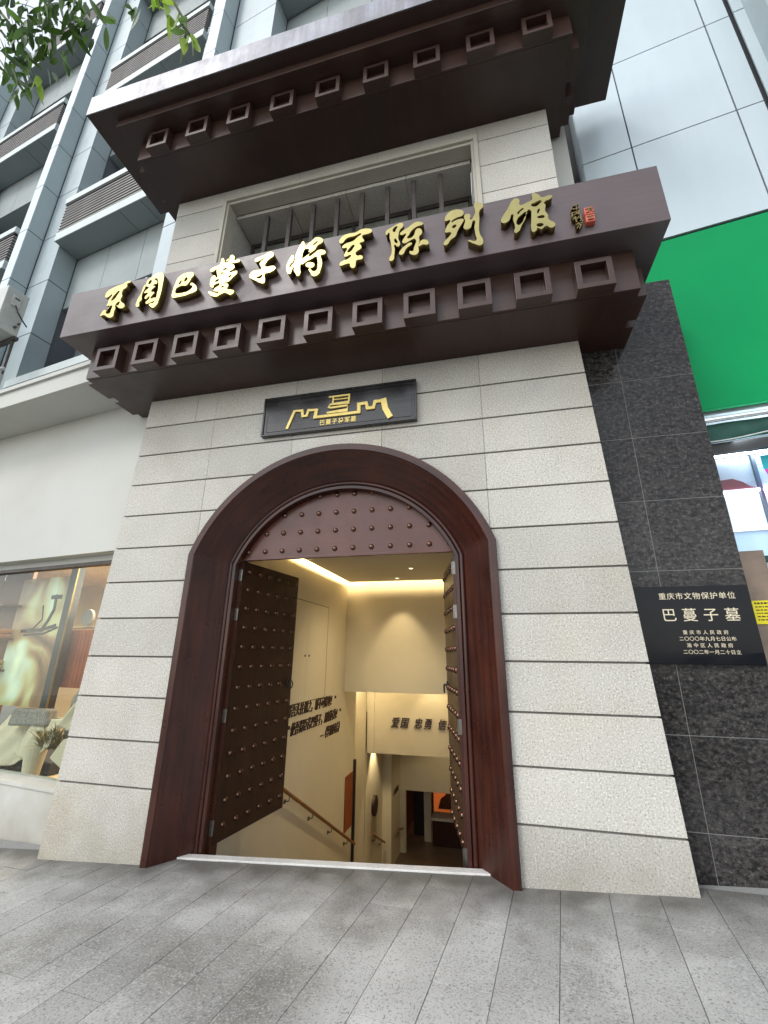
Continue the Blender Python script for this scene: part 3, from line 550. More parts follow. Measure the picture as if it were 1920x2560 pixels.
for i, (z0, z1) in enumerate(((5.445, 5.53), (5.355, 5.438))):
    sl = obj('red_seal', prism_y(bmesh.new(), [(1.072, z0), (1.150, z0), (1.150, z1), (1.072, z1)], -.90, -.852), M['red'], sc_, bevel=.004)
    bm = bmesh.new(); zc = (z0+z1)/2
    if i == 0: strokes(bm, [([(1.082, zc+.02), (1.108, zc+.025), (1.11, zc-.02), (1.085, zc-.022)], .008), ([(1.118, zc+.02), (1.14, zc+.022)], .008), ([(1.13, zc+.03), (1.125, zc-.005), (1.142, zc-.024)], .008)], -.905, -.9)
    else: strokes(bm, [([(1.085, zc+.018), (1.137, zc+.02)], .007), ([(1.11, zc+.028), (1.108, zc-.024)], .007), ([(1.088, zc-.02), (1.136, zc-.02)], .007)], -.905, -.9)
    obj('seal_mark', bm, M['goldside'], sl)

# ---------------------------------------------------------------- small black board with the emblem
eb = thing('emblem_board', 'black lacquered board with gold wall-shaped emblem hanging above the arch', 'sign', (-1.55, 0, 4.05))
px0, px1, pz0, pz1 = -2.472, -.63, 4.046, 4.557
obj('board', BX(px0+.02, px1-.02, -.05, -.004, pz0+.02, pz1-.02), M['plaquewood'], eb)
bm = bmesh.new(); wv = .022
for a in ((px0, px1, pz1-wv, pz1), (px0, px1, pz0, pz0+wv), (px0, px0+wv, pz0+wv, pz1-wv), (px1-wv, px1, pz0+wv, pz1-wv)): box(bm, a[0], a[1], -.064, -.003, a[2], a[3])
obj('board_frame', bm, M['plaquewood'], eb, bevel=.004)
obj('inner_bead', strokes(bmesh.new(), [([(px0+.055, pz0+.055), (px0+.055, pz1-.055)], .006), ([(px1-.055, pz0+.055), (px1-.055, pz1-.055)], .006), ([(px0+.055, pz1-.055), (px1-.055, pz1-.055)], .006), ([(px0+.055, pz0+.055), (px1-.055, pz0+.055)], .006)], -.054, -.05), M['plaquewood'], eb)
obj('emblem', strokes(bmesh.new(), EMBLEM, -.066, -.05), M['goldpaint'], eb)
text('lettering', '巴蔓子将军墓', .073, (-1.53, -.053, 4.139), M['goldpaint'], eb, extr=.003, off=.001, align='CENTER', space=1.22, sx=.92)

# ---------------------------------------------------------------- black granite wall with engraved plaque
gw = thing('black_granite_wall', 'dark speckled granite tile wall standing between the pale entrance and the green sign', 'wall', (1.7, .24, .05))
obj('tile_backing', BX(1.0, 2.155, .2316, .34, -.3, 5.60), M['grey_joint'], gw)
hz = [5.61, 5.055, 4.385, 3.72, 3.055, 2.385, 1.72, 1.05, .385, -.3]
for z1, z0 in zip(hz, hz[1:]):
    for xa_, xb_ in ((1.0, 1.494), (1.499, 2.158)):
        obj('granite_tile', BX(xa_, xb_, .2297+random.uniform(-.0005, .0005), .2315, z0+.003, z1-.003), M['blackg'], gw, bevel=.0007)
pl = thing('engraved_plaque', 'polished black stone plaque with cream engraved characters fixed on the granite wall', 'plaque', (1.7, .2, 1.6))
obj('slab', BX(1.10, 2.14, .195, .229, 1.592, 2.237), M['plaque'], pl, bevel=.003)
M['cream'] = mk('cream_engraving', (.66, .58, .42), .6)
def tl(s, size, xc, z, sp, sx=1., off=.0): text('lettering', s, size, (xc, .1945, z), M['cream'], pl, extr=.0006, off=0., align='CENTER', space=sp, sx=sx)
tl('重庆市文物保护单位', .062, 1.742, 2.148, 1.12, 1.0, .0012)
tl('巴蔓子墓', .118, 1.742, 1.985, 1.68, 1.0, .001)
tl('重庆市人民政府', .037, 1.752, 1.846, 1.72)
tl('二〇〇〇年九月七日公布', .037, 1.757, 1.794, 1.08)
tl('渝中区人民政府', .037, 1.763, 1.741, 1.72)
tl('二〇〇二年一月二十日立', .037, 1.768, 1.688, 1.08)

# ---------------------------------------------------------------- stairwell seen through the doorway
def st(name, bm, m=None): o = obj(name, bm, m or M['inwall']); o['kind'] = 'structure'; return o
st('stairwell_wall', BX(-3.10, -2.95, .50, 5.6, -4.2, 3.6))
st('stairwell_wall', BX(-3.10, -2.80, .47, .50, -4.2, 3.6))
st('stairwell_wall', BX(-.15, .0, .47, 7.2, -4.2, 3.6))
st('stairwell_wall', BX(-2.96, 0, 4.80, 4.95, .94, 3.6))
st('stairwell_wall', BX(-2.96, -.0, .47, .50, 2.76, 3.6))
st('ceiling', BX(-2.85, -.15, .52, 4.62, 3.10, 3.16), M['inceil'])
st('ceiling', BX(-3.1, 0, .5, 4.95, 3.6, 3.65), M['inceil'])
st('stairwell_wall', BX(-3.45, -3.14, 5.66, 7.19, -4.2, 1.44)); st('stairwell_wall', BX(-3.45, -2.95, 5.601, 5.65, -4.2, 1.6))
st('ceiling', BX(-3.45, 0, 4.95, 7.3, 1.45, 1.5), M['inceil'])
bm = bmesh.new(); box(bm, -3.45, 0, 7.2, 7.35, -.60, 1.45); st('stairwell_wall', bm)
st('stairwell_wall', BX(-3.06, -2.93, 7.14, 7.2, -.60, 1.45))
st('stairwell_wall', BX(-3.30, -3.12, 7.2, 9.0, -4.2, .3)); st('stairwell_wall', BX(-3.12, -2.88, 8.9, 9.0, -4.2, .3)); st('stairwell_wall', BX(-3.0, -2.88, 9.0, 10.2, -4.2, .3))
st('stairwell_wall', BX(-2.88, -2.72, 10.08, 10.2, -4.2, .3))
st('ceiling', BX(-3.3, 0, 7.35, 10.2, -.30, -.25), M['inceil'])
bm = bmesh.new(); box(bm, -2.72, 0, 10.1, 10.25, -2.08, -.3); st('stairwell_wall', bm)
st('stairwell_wall', BX(-.1, .0, 7.2, 14, -4.2, .3))
st('ceiling', BX(-3.3, 0, 10.25, 15, -2.0, -1.95), M['inceil'])
st('basement_floor', BX(-4, .2, 7.2, 15, -3.75, -3.6), M['infloor'])
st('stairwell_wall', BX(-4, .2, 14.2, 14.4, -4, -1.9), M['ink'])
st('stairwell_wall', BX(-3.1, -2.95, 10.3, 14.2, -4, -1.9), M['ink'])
obj_stairs = bmesh.new()
n = 20
for i in range(n):
    y = .42+.31*i; z = -.47-.1655*i
    box(obj_stairs, -2.95, -.15, y, y+.31+(.3 if i < n-1 else .0), z-.6, z)
s_ = st('stairs', obj_stairs, M['infloor'])
# dark free standing partition screens and orange light boxes at the bottom
tag(obj('partition_screen', BX(-2.72, -2.34, 11.4, 11.45, -3.6, -2.01), M['black']), 'black partition screen at the foot of the stairs, left of the white strip', 'partition')
tag(obj('white_column', BX(-2.33, -2.12, 11.0, 11.2, -3.6, -2.01), M['inwall']), 'slim pale column at the foot of the stairs beside the black partition', 'column')
dk = thing('reception_desk', 'dark reception desk with a pale top edge at the foot of the stairs', 'desk', (-1.6, 10.8, -3.6))
obj('desk_front', BX(-2.05, -1.0, 10.75, 11.2, -3.6, -2.96), M['arch'], dk); obj('desk_top', BX(-2.08, -.98, 10.7, 11.25, -2.958, -2.90), M['thresh'], dk)
lb = thing('orange_light_box', 'glowing orange display behind the desk at the foot of the stairs', 'display', (-1.6, 13, -3.5))
obj('glowing_face', BX(-2.3, -1.0, 13.0, 13.02, -3.4, -2.3), M['orange'], lb); obj('box_frame', BX(-2.38, -.92, 13.021, 13.1, -3.5, -2.2), M['black'], lb)
obj('silhouette', prism_y(bmesh.new(), [(-2.15, -3.3), (-1.5, -3.3), (-1.45, -3.0), (-1.62, -2.85), (-1.7, -2.72), (-1.82, -2.75), (-1.9, -2.9), (-2.05, -3.0)], 12.96, 12.998), M['ink'], lb)
op = thing('orange_wall_panel', 'narrow orange panel on the stairwell wall just above the handrail', 'panel', (-2.94, 5.2, -1.2))
obj('panel_face', BX(-2.948, -2.93, 5.05, 5.52, -1.55, -.62), M['orange2'], op); 
tag(obj('dark_wall_edge', BX(-2.955, -2.90, 5.57, 5.625, -2.6, -.42), M['black']), 'thin black vertical strip at the corner of the stairwell wall', 'trim')
# handrails
def rail(pts, lbl, n_br, y_side=.07):
    hr = thing('handrail', lbl, 'handrail', pts[0], 'handrails on the stairwell wall')
    a, b = Vector(pts[0]), Vector(pts[1]); d = (b-a).normalized()
    bm = bmesh.new(); path_tube(bm, [a, b], .026, 12); r_ = obj('wooden_rail', bm, M['rail'], hr, smooth=False)
    for i in range(n_br):
        p = a.lerp(b, (i+.5)/n_br)
        bm = bmesh.new(); path_tube(bm, [p+Vector((0, 0, -.02)), p+Vector((-.01, 0, -.08)), p+Vector((-y_side, 0, -.09))], .008, 8); tube(bm, p+Vector((-y_side-.005, 0, -.09)), p+Vector((-y_side+.01, 0, -.09)), .028, 12)
        obj('bracket', bm, M['steel'], hr)
rail([(-2.86, .95, .50), (-2.86, 5.50, -1.85)], 'round wooden handrail on the left stairwell wall behind the open door leaf', 5)
rail([(-3.03, 7.5, -2.35), (-3.03, 8.8, -2.95)], 'short wooden handrail further down the stairs past the second beam', 2)
rail([(-2.78, 9.1, -2.75), (-2.78, 10.0, -3.0)], 'lowest wooden handrail beside the small wall lettering', 1)
tag(obj('round_wall_disc', tube(bmesh.new(), (-3.119, 7.95, -1.9), (-3.06, 7.95, -1.9), .22, 28), M['ink']), 'dark round disc on the lower stairwell wall above the second handrail', 'wall disc')  # plain dark disc, no lamp in it
# access panel in the wall: thin frame lines + two pulls
cb = thing('wall_cabinet', 'flush plaster cupboard door with thin outline on the stairwell wall', 'cupboard', (-2.95, 3, 1))
for y0, y1 in ((1.9, 2.80), (2.806, 3.69)): obj('cupboard_door', BX(-2.95, -2.944, y0, y1, .935, 2.47), M['inwall'], cb)
bm = bmesh.new(); box(bm, -2.9495, -2.9425, 3.693, 3.702, .93, 2.478); box(bm, -2.9495, -2.9425, 1.9, 3.702, .922, .931); box(bm, -2.9495, -2.9425, 1.9, 3.702, 2.473, 2.482); obj('door_gap', bm, M['inline'], cb)
for y in (2.72, 2.88): obj('pull', tube(bmesh.new(), (-2.946, y, 1.62), (-2.93, y, 1.62), .018, 12), M['steel'], cb)
RW = Matrix.Rotation(math.pi/2, 4, 'Z') @ Matrix.Rotation(math.pi/2, 4, 'X')
def line(name, s, start, step, size, rot, ext, lbl, grp=None, up_=Vector((0, 0, 1))):
    th = thing(name, lbl, 'lettering', start, grp); p = Vector(start)
    for ch in s:
        if ch == ' ': p = p + step*.42; continue
        text('character', ch, size, p, M['ink'], th, rot, extr=ext, align='CENTER', sx=.82, shear=.3)
        p = p + step
for s, y, z, lb_ in (('将吾头往谢之，城不可得也！”', 4.24, .83, 'upper line of dark raised characters on the left stairwell wall'),
                ('“使吾得臣若巴蔓子，用城何为！”', 4.56, .575, 'middle line of dark raised characters on the left stairwell wall'),
                ('—《华阳国志》', 4.56, .33, 'short lowest line of dark raised characters on the left stairwell wall')):
    pt = .152; line('wall_lettering', s, (-2.946, y-pt*(len(s)-1), z), Vector((0, pt, 0)), .19, RW, .012, lb_, 'lines of raised wall text')
line('beam_lettering', '爱国 忠勇 信义', (-2.43, 7.185, .075), Vector((.235, 0, 0)), .25, (math.pi/2, 0, 0), .02, 'dark raised characters on the second beam over the stairs')
line('small_wall_lettering', '不可得也', (-2.876, 9.2, -1.95), Vector((0, .17, 0)), .16, RW, .01, 'small dark characters on the lowest visible stairwell wall')
# lamps of the stairwell
def area(name, loc, target, sx, sy, e, col):
    l = bpy.data.lights.new(name, 'AREA'); l.shape = 'RECTANGLE'; l.size = sx; l.size_y = sy; l.energy = e; l.color = col
    o = bpy.data.objects.new(name, l); C.link(o); o.location = loc
    o.rotation_euler = (Vector(target)-Vector(loc)).to_track_quat('-Z', 'Z').to_euler(); return o
def spot(name, loc, target, e, ang, col, bl=.6, r=.03):
    l = bpy.data.lights.new(name, 'SPOT'); l.energy = e; l.color = col; l.spot_size = math.radians(ang); l.spot_blend = bl; l.shadow_soft_size = r
    o = bpy.data.objects.new(name, l); C.link(o); o.location = loc; o.rotation_euler = (Vector(target)-Vector(loc)).to_track_quat('-Z', 'Y').to_euler(); return o
WC = (1, .79, .45)
area('cove_light', (-2.70, 2.6, 3.34), (-2.95, 2.6, 3.1), .08, 4.0, LI*1.0, WC)
area('cove_light', (-1.5, 4.50, 3.34), (-1.5, 4.80, 3.05), 2.6, .08, LI*.28, WC)
area('cove_light', (-2.9, 6.3, 1.35), (-3.14, 6.5, .8), .08, 1.2, LI*.25, WC)
area('cove_light', (-1.6, 7.0, 1.36), (-1.7, 7.2, .8), 2.4, .08, LI*.3, WC)
spot('downlight', (-1.75, 4.25, 3.08), (-1.75, 4.75, 1.2), LI*.7, 62, WC)
spot('downlight', (-1.5, 6.6, 1.4), (-1.5, 7.15, -.3), LI*.35, 62, WC)
spot('downlight', (-1.3, 3.3, 3.08), (-2.2, 3.6, 0), LI*2.2, 120, WC, 1., .1)  # wide spot added as general fill light for the stairwell
spot('downlight', (-2.9, 7.8, -.34), (-3.1, 7.9, -3), LI*.9, 80, WC)
spot('downlight', (-1.4, 8.6, -.34), (-1.4, 9.8, -3), LI*.3, 110, WC)
spot('downlight', (-1.5, 12.2, -2.02), (-1.6, 12.4, -3.6), LI*.25, 120, (1, .5, .25))
for i, (x, y, z) in enumerate(((-1.75, 4.25, 3.098), (-1.3, 3.3, 3.098), (-.95, 1.9, 3.098), (-1.5, 6.6, 1.448))):
    cl = thing('recessed_downlight', ['recessed downlight in the ceiling close to the far stairwell wall', 'recessed downlight in the ceiling nearest the door', 'recessed downlight in the ceiling toward the right door leaf', 'recessed downlight in the lower ceiling before the lettered beam'][i], 'ceiling light', (x, y, z), 'downlights in the stairwell ceiling')
    obj('trim_ring', tube(bmesh.new(), (x, y, z), (x, y, z-.008), .06, 20), M['cap'], cl); obj('lens', tube(bmesh.new(), (x, y, z-.009), (x, y, z-.012), .03, 16), M['warmled2'], cl)
tag(obj('air_grille', BX(-2.1, -1.35, 1.35, 1.55, 3.09, 3.099), M['alu'], None), 'flat grey air grille in the stairwell ceiling just inside the door', 'grille')

# ---------------------------------------------------------------- big panelled building behind
tb = thing('panel_clad_building', 'tall office building clad in pale blue grey panels with louvred balconies', 'building', BF @ Vector((-10, .5, 0)))
TW, TF, TB, TK, TG = -1.2, -1.54, -1.32, -.78, -.30
ZT = 22.3
LV = [5.12+1.432*i for i in range(12)]
g2 = .011
core = bmesh.new()
FARP = bmesh.new(); FAR = [False]
def panel(s0, s1, t0, t1, z0, z1, m='alu', parent=None):
    if FAR[0]: box(FARP, s0, s1, t0, t1, z0, z1); return
    return obj('cladding_panel', BX(s0, s1, t0, t1, z0, z1), M[m], parent or tb, BF)
fins = [-22.25, -17.2, -11.95, -7.0]
slat_cache = {}
lab_b = 0
for bi, fl in enumerate(fins):
    fr0 = fl+.3; FAR[0] = bi == 0
    zs0 = 9.5 if bi == 3 else 4.9
    pier = 1.13 if bi == 3 else .73
    r0 = fr0+pier; r1 = fr0+4.1 if bi < 3 else -2.4
    nxt = fins[bi+1] if bi < 3 else -.9
    box(core, fl+.012, fr0-.012, TF+.02, TK, zs0, ZT)                              # fin core
    box(core, fr0-.012, r0-.016, TW+.02, TG+.1, zs0, ZT)
    box(core, r1+.016, nxt+.01, TW+.02, TG+.1, zs0, ZT)
    lv = [z for z in LV if z > zs0-.01]; lv = [zs0]+[z for z in lv if z > zs0+.2]+[ZT]
    for z0, z1 in zip(lv, lv[1:]):
        a, b = z0+g2, z1-g2
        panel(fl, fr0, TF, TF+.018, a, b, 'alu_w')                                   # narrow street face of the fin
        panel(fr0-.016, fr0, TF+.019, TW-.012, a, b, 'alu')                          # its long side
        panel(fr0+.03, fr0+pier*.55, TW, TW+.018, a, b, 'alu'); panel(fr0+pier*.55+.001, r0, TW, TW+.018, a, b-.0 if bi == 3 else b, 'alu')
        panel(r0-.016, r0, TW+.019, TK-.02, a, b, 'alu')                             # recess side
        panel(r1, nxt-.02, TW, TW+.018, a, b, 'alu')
    # recess back: lintel zone above each window band
    fl0 = [z for z in (5.4, 10.4, 15.4, 20.4) if z > zs0-4.2]
    for zb in fl0:
        if bi < 3 or zb > 10:
            n_p = 3; wq = (r1-r0)/3
            for q in range(3):
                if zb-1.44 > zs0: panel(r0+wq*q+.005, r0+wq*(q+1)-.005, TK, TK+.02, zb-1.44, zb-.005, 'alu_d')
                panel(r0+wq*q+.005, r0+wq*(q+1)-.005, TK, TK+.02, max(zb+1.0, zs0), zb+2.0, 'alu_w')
        z0, z1 = max(zb+2.0, zs0), zb+3.56
        # window band
        obj('window', BX(r0-.3, r1+.3, TG, TG+.04, z0, z1), M['glassd'], tb, BF)
        bm = bmesh.new(); box(bm, r0-.3, r1+.3, TK+.021, TG, z0-.06, z0); box(bm, r0-.3, r1+.3, TK+.021, TG, z1, z1+.06)
        for q in range(1, 4): s_q = r0+(r1-r0)*q/4; box(bm, s_q-.03, s_q+.03, TG-.03, TG, z0, z1)
        obj('window_frame', bm, M['alu_d'], tb, BF)
        # balcony with louvres
        if zb < zs0+.5 and not (bi == 3 and zb > 15): continue
        if bi == 3 and zb < 15: continue
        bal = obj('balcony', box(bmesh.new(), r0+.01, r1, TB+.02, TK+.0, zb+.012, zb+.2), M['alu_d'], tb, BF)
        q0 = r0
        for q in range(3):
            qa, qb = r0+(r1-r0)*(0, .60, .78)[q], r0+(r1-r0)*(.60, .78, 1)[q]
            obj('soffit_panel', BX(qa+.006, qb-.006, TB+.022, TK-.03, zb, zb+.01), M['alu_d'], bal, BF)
            obj('fascia_panel', BX(qa+.003, qb-.003, TB, TB+.018, zb-.004, zb+.235), M['cap'], bal, BF)
        obj('fascia_panel', BX(r1-.018, r1, TB+.019, TW-.001 if bi < 3 else TW, zb-.004, zb+.235), M['cap'], bal, BF)
        obj('louvre_back', BX(r0+.05, r1-.04, TB+.07, TB+.09, zb+.2, zb+1.08), M['louvback'], bal, BF)
        if 'sl' not in slat_cache or True:
            bm = bmesh.new(); w_ = r1-r0-.02
            for (x0, x1, y0, y1) in ((0, w_, 0, .05), (w_-.05, w_, .05, .115)):
                vsx = [bm.verts.new(p) for p in ((x0, y0, 0), (x1, y0, 0), (x1, y1, .0), (x0, y1, .0), (x0, y0, .034), (x1, y0, .034), (x1, y1, .034), (x0, y1, .034))]
                for f in ((0,3,2,1),(4,5,6,7),(0,1,5,4),(1,2,6,5),(2,3,7,6),(3,0,4,7)): bm.faces.new([vsx[i] for i in f])
            sm = mesh_of('slat', bm); sm.materials.append(M['louv'])
        for q in range(9): obj('slat', sm, None, bal, BF @ Matrix.Translation((r0+.01, TB+.005, zb+.265+.092*q)))
        cap0 = obj('parapet_cap', box(box(bmesh.new(), r0, r1+.01, TB-.02, TB+.09, zb+1.13, zb+1.30), r1-.09, r1+.01, TB+.091, TW-.0005, zb+1.13, zb+1.30), M['cap'], bal, BF)
        obj('parapet_channel', BX(r0+.01, r1-.02, TB+.0, TB+.07, zb+1.09, zb+1.129), M['black'], bal, BF)
FAR[0] = False
o = obj('cladding_panel', FARP, M['alu'], tb, BF); o['kind'] = 'stuff'
box(core, -22, -7.02, TG+.1, TG+.3, 4.9, ZT); box(core, -7.0, -.9, TG+.1, TG+.3, 9.5, ZT)
obj('building_core', core, M['gap'], tb, BF)
# right wing of the same building: big white panels
rw = bmesh.new(); box(rw, -.235, 1.86, -.28, .5, 6.62, 18); box(rw, 1.86, 5.0, -.18, .5, 6.62, 18); obj('building_core', rw, M['gap'], tb, BF)
zz = [6.62, 8.35, 10.18, 12.01, 13.84, 15.67, 17.5]
for z0, z1 in zip(zz, zz[1:]):
    for s0, s1 in ((-.25, .375), (.375, 1.57), (1.57, 1.86)):
        panel(s0+.009, s1-.009, TG, TG+.018, z0+.009, z1-.009, 'alu_w')
    panel(-.25, -.236, TG+.019, .5, z0+.008, z1-.008, 'alu_w')
    panel(1.90, 2.02, TG-.02, TG+.0, z0+.009, z1-.009, 'alu_w'); panel(2.02, 2.04, TG-.35, TG-.02, z0+.3, z1+.29, 'alu'); panel(2.04, 2.7, TG-.37, TG-.35, z0+.3, z1+.28, 'alu')
    panel(2.72, 5.0, TG, TG+.018, z0+.009, z1-.009, 'alu_w')
bm = bmesh.new(); box(bm, 2.05, 2.69, TG-.34, TG, 6.7, 18); obj('building_core', bm, M['gap'], tb, BF)
# pale return wall seen between the entrance and the right wing
tag(obj('side_return_wall', BX(1.15, 1.46, .42, .47, 5.6, 9.0), M['stucco']), 'narrow pale render wall behind the right edge of the upper entrance wall', 'wall')
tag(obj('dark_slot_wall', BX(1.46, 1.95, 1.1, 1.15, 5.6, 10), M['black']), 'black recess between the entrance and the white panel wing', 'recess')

# ---------------------------------------------------------------- left shop: render wall, eave, window with its display
ls = thing('left_shop_front', 'cream rendered shop front with projecting eave and lit display window', 'shop', BF @ Vector((-8, -1.5, -.5)))
TS = -1.58
obj('render_wall', BX(-13, -6.2, TS, TS+.16, 2.88, 5.12), M['stucco'], ls, BF)
obj('base_wall', BX(-13, -6.2, TS, TS+.2, -1.2, .18), M['stucco'], ls, BF)
obj('window_sill', BX(-13, -6.2, TS-.02, -1.30, .18, .215), M['stucco'], ls, BF)
obj('lintel', BX(-13, -6.2, TS+.161, -1.36, 2.80, 3.3), M['stucco'], ls, BF)
ev = obj('eave', BX(-13, -6.2, -2.21, TS-.001, 5.08, 5.36), M['stucco'], ls, BF, bevel=.004)
obj('eave_drip', BX(-13, -6.19, -2.245, -2.211, 5.335, 5.40), M['stucco'], ls, BF)
obj('eave_roof', BX(-13, -6.2, -2.2, -.9, 5.36, 5.39), M['stucco'], ls, BF)
bm = bmesh.new(); box(bm, -9.9, -6.2, -1.43, -1.33, 2.755, 2.80)
wf = obj('window_frame', bm, M['bar'], ls, BF)
obj('inner_post', BX(-8.03, -7.90, -1.05, -.93, .15, 2.95), M['black'], ls, BF); obj('post_edge', BX(-7.899, -7.885, -1.05, -1.03, .15, 2.95), M['goldside'], ls, BF)
for a, b in ((-10.6, -9.002), (-8.998, -7.722), (-7.718, -6.21)): obj('pane', BX(a, b, -1.375, -1.367, .216, 2.754), M['glass'], wf, BF)
M['tan'] = mk('shop_interior_wall', (.50, .36, .20), .9, var=(.8, .2))
M['shelfb'] = mk('shop_brown_shelf', (.16, .07, .035), .6, var=(2, .3))
rm = bmesh.new(); box(rm, -12, -6.1, 1.0, 1.1, -.2, 3.2); box(rm, -6.15, -6.05, -1.3, 1.0, -.2, 3.2); box(rm, -12, -6.1, -1.34, 1.1, 2.96, 3.05)
obj('interior_wall', rm, M['tan'], ls, BF)
obj('interior_floor', BX(-12, -6.1, -1.3, 1.1, .05, .14), M['tan'], ls, BF)
# blurred picture poster: procedural colour fields
pm = bpy.data.materials.new('printed_poster'); pm.use_nodes = True; t = pm.node_tree; p = t.nodes['Principled BSDF']
tc = node(t, 'ShaderNodeTexCoord'); mp = node(t, 'ShaderNodeMapping'); mp.inputs['Rotation'].default_value = (0, .5, 0); nz = node(t, 'ShaderNodeTexNoise'); nz.inputs['Scale'].default_value = 1.25; nz.inputs['Detail'].default_value = 1.4; nz.inputs['Distortion'].default_value = 1.1
t.links.new(tc.outputs['Object'], mp.inputs[0]); t.links.new(mp.outputs[0], nz.inputs[0]); cr = node(t, 'ShaderNodeValToRGB')
els = cr.color_ramp.elements; els[0].position = .30; els[0].color = (.10, .05, .025, 1); els[1].position = .72; els[1].color = (.75, .82, .55, 1)
for ps, c_ in ((.42, (.30, .18, .08, 1)), (.5, (.50, .47, .22, 1)), (.58, (.55, .66, .50, 1))): e = els.new(ps); e.color = c_
t.links.new(nz.outputs[0], cr.inputs[0]); t.links.new(cr.outputs[0], p.inputs['Base Color']); p.inputs['Roughness'].default_value = .35
po = thing('window_poster', 'tall blurred colour poster hung behind the left pane of the shop window', 'poster', BF @ Vector((-8, -1.3, .9)))
PT = Matrix.Translation((-9.2, .3, -.02)) @ Matrix.Diagonal((1.1, 1, 1.02, 1)) @ Matrix.Translation((8.52, 0, 0))
obj('poster_sheet', BX(-8.52, -7.46, -1.30, -1.295, .90, 2.70), pm, po, BF @ PT)
bm = bmesh.new()
for pts_, w_ in (([(-7.95, 2.28), (-7.9, 2.08), (-8.05, 1.95), (-8.2, 1.93)], .02), ([(-7.72, 2.42), (-7.70, 2.22), (-7.78, 2.05), (-7.86, 1.93)], .05), ([(-8.28, 1.92), (-7.85, 1.93), (-7.6, 1.99)], .045), ([(-8.2, 1.86), (-7.8, 1.88), (-7.55, 1.96)], .03), ([(-7.80, 2.40), (-7.62, 2.40)], .06)): strokes(bm, [(pts_, w_)], -1.306, -1.301)
obj('printed_figure', bm, M['plaque'], po, BF @ PT)
sh = thing('brown_shelves', 'brown display shelves with folded orange towels at the left of the shop window', 'shelf', BF @ Vector((-9.2, -.9, .2)))
bm = bmesh.new(); box(bm, -10.1, -9.1, -.95, -.9, .15, 2.9)
for z in (.9, 1.35, 1.8, 2.3): box(bm, -10.1, -9.10, -1.25, -.95, z, z+.03)
obj('shelf_frame', bm, M['shelfb'], sh, BF)
M['towel'] = mk('orange_towel', (.70, .30, .09), .95, var=(6, .2), bump=(20, .4, .01)); M['towel2'] = mk('sand_towel', (.55, .38, .18), .95, bump=(20, .4, .01))
for i, z in enumerate((1.83, 1.90, 1.38, 1.45, .93, 1.0)):
    tag(obj('folded_towel', BX(-9.95, -9.17, -1.22, -.98, z+.001, z+.065), M['towel' if i < 2 else 'towel2'], None, BF, bevel=.025), ['folded orange towel, lower on the top shelf', 'folded orange towel, upper on the top shelf', 'folded sand towel, lower on the middle shelf', 'folded sand towel, upper on the middle shelf', 'folded sand towel, lower on the bottom shelf', 'folded sand towel, upper on the bottom shelf'][i], 'towel', 'folded towels on the shelves')
# curtain
cu_ = bmesh.new(); prev = None
for i in range(41):
    s = -8.05+.58*i/40; y = -.85+.03*math.sin(i*1.3)
    cur = (cu_.verts.new((s, y, 1.16)), cu_.verts.new((s, y+.01, 1.95)))
    if prev: cu_.faces.new((prev[0], cur[0], cur[1], prev[1]))
    prev = cur
M['curtain'] = mk('rust_curtain', (.33, .085, .025), .9, var=(2, .3))
tag(obj('hanging_textiles', cu_, M['curtain'], None, BF, smooth=True), 'rust red pleated fabric hanging in the right part of the shop window', 'curtain')
tag(obj('clothes_rail', tube(bmesh.new(), (-8.1, -.86, 1.98), (-7.3, -.86, 1.98), .012), M['goldside'], None, BF), 'thin brass rail above the rust red fabric in the shop window', 'rail')
def lump(name, pts, m, lbl, cat, thick=.25, sub=2):
    bm = bmesh.new(); prism_y(bm, [(p[0], p[2]) for p in pts], pts[0][1], pts[0][1]+thick); o = obj(name, bm, m, None, BF)
    bv = o.modifiers.new('b', 'BEVEL'); bv.width = .04; bv.segments = 3; tag(o, lbl, cat); return o
M['linen'] = mk('cream_linen', (.50, .45, .32), .95, var=(2, .12), bump=(5, .5, .03)); M['wicker'] = mk('grey_wicker', (.22, .20, .17), .8, speck=(60, (.08, .07, .06), (.4, .37, .33), .8), bump=(60, .8, .01))
sf = thing('draped_sofa', 'wicker sofa under cream linen drapes behind the shop window', 'sofa', BF @ Vector((-7.5, -1, .2)))
def cloth(c00, c10, c11, c01, amp=.03, k_=9., n_=26, seed=1):
    bm = bmesh.new(); rows = []
    P4 = [Vector(q) for q in (c00, c10, c11, c01)]
    nr = (P4[1]-P4[0]).cross(P4[3]-P4[0]).normalized()
    for i in range(n_+1):
        r = []
        for j in range(n_+1):
            u_, v_ = i/n_, j/n_
            p = P4[0].lerp(P4[1], u_).lerp(P4[3].lerp(P4[2], u_), v_)
            p += nr*(amp*math.sin(k_*u_+2.5*v_+seed)+amp*.5*math.sin(k_*2.3*u_-3*v_+seed*2)) + Vector((0, 0, -.10*math.sin(math.pi*u_)*(1-v_)))
            r.append(bm.verts.new(p))
        rows.append(r)
    for i in range(n_):
        for j in range(n_): bm.faces.new((rows[i][j], rows[i+1][j], rows[i+1][j+1], rows[i][j+1]))
    o = obj('linen_drape', bm, M['linen'], sf, BF, smooth=True)
    so = o.modifiers.new('s', 'SOLIDIFY'); so.thickness = .012; return o
def sp(name, poly, y0, y1, m): o = obj(name, prism_y(bmesh.new(), poly, y0, y1), m, sf, BF, bevel=.03); return o
sp('wicker_back', [(-7.35, .5), (-7.0, .5), (-6.9, 1.2), (-7.0, 1.25), (-7.2, 1.22), (-7.33, 1.05)], -1.12, -1.0, M['wicker'])
cloth((-7.38, -1.16, .74), (-6.6, -1.16, .80), (-6.5, -1.08, 1.42), (-7.02, -1.12, 1.24), .022, 11)
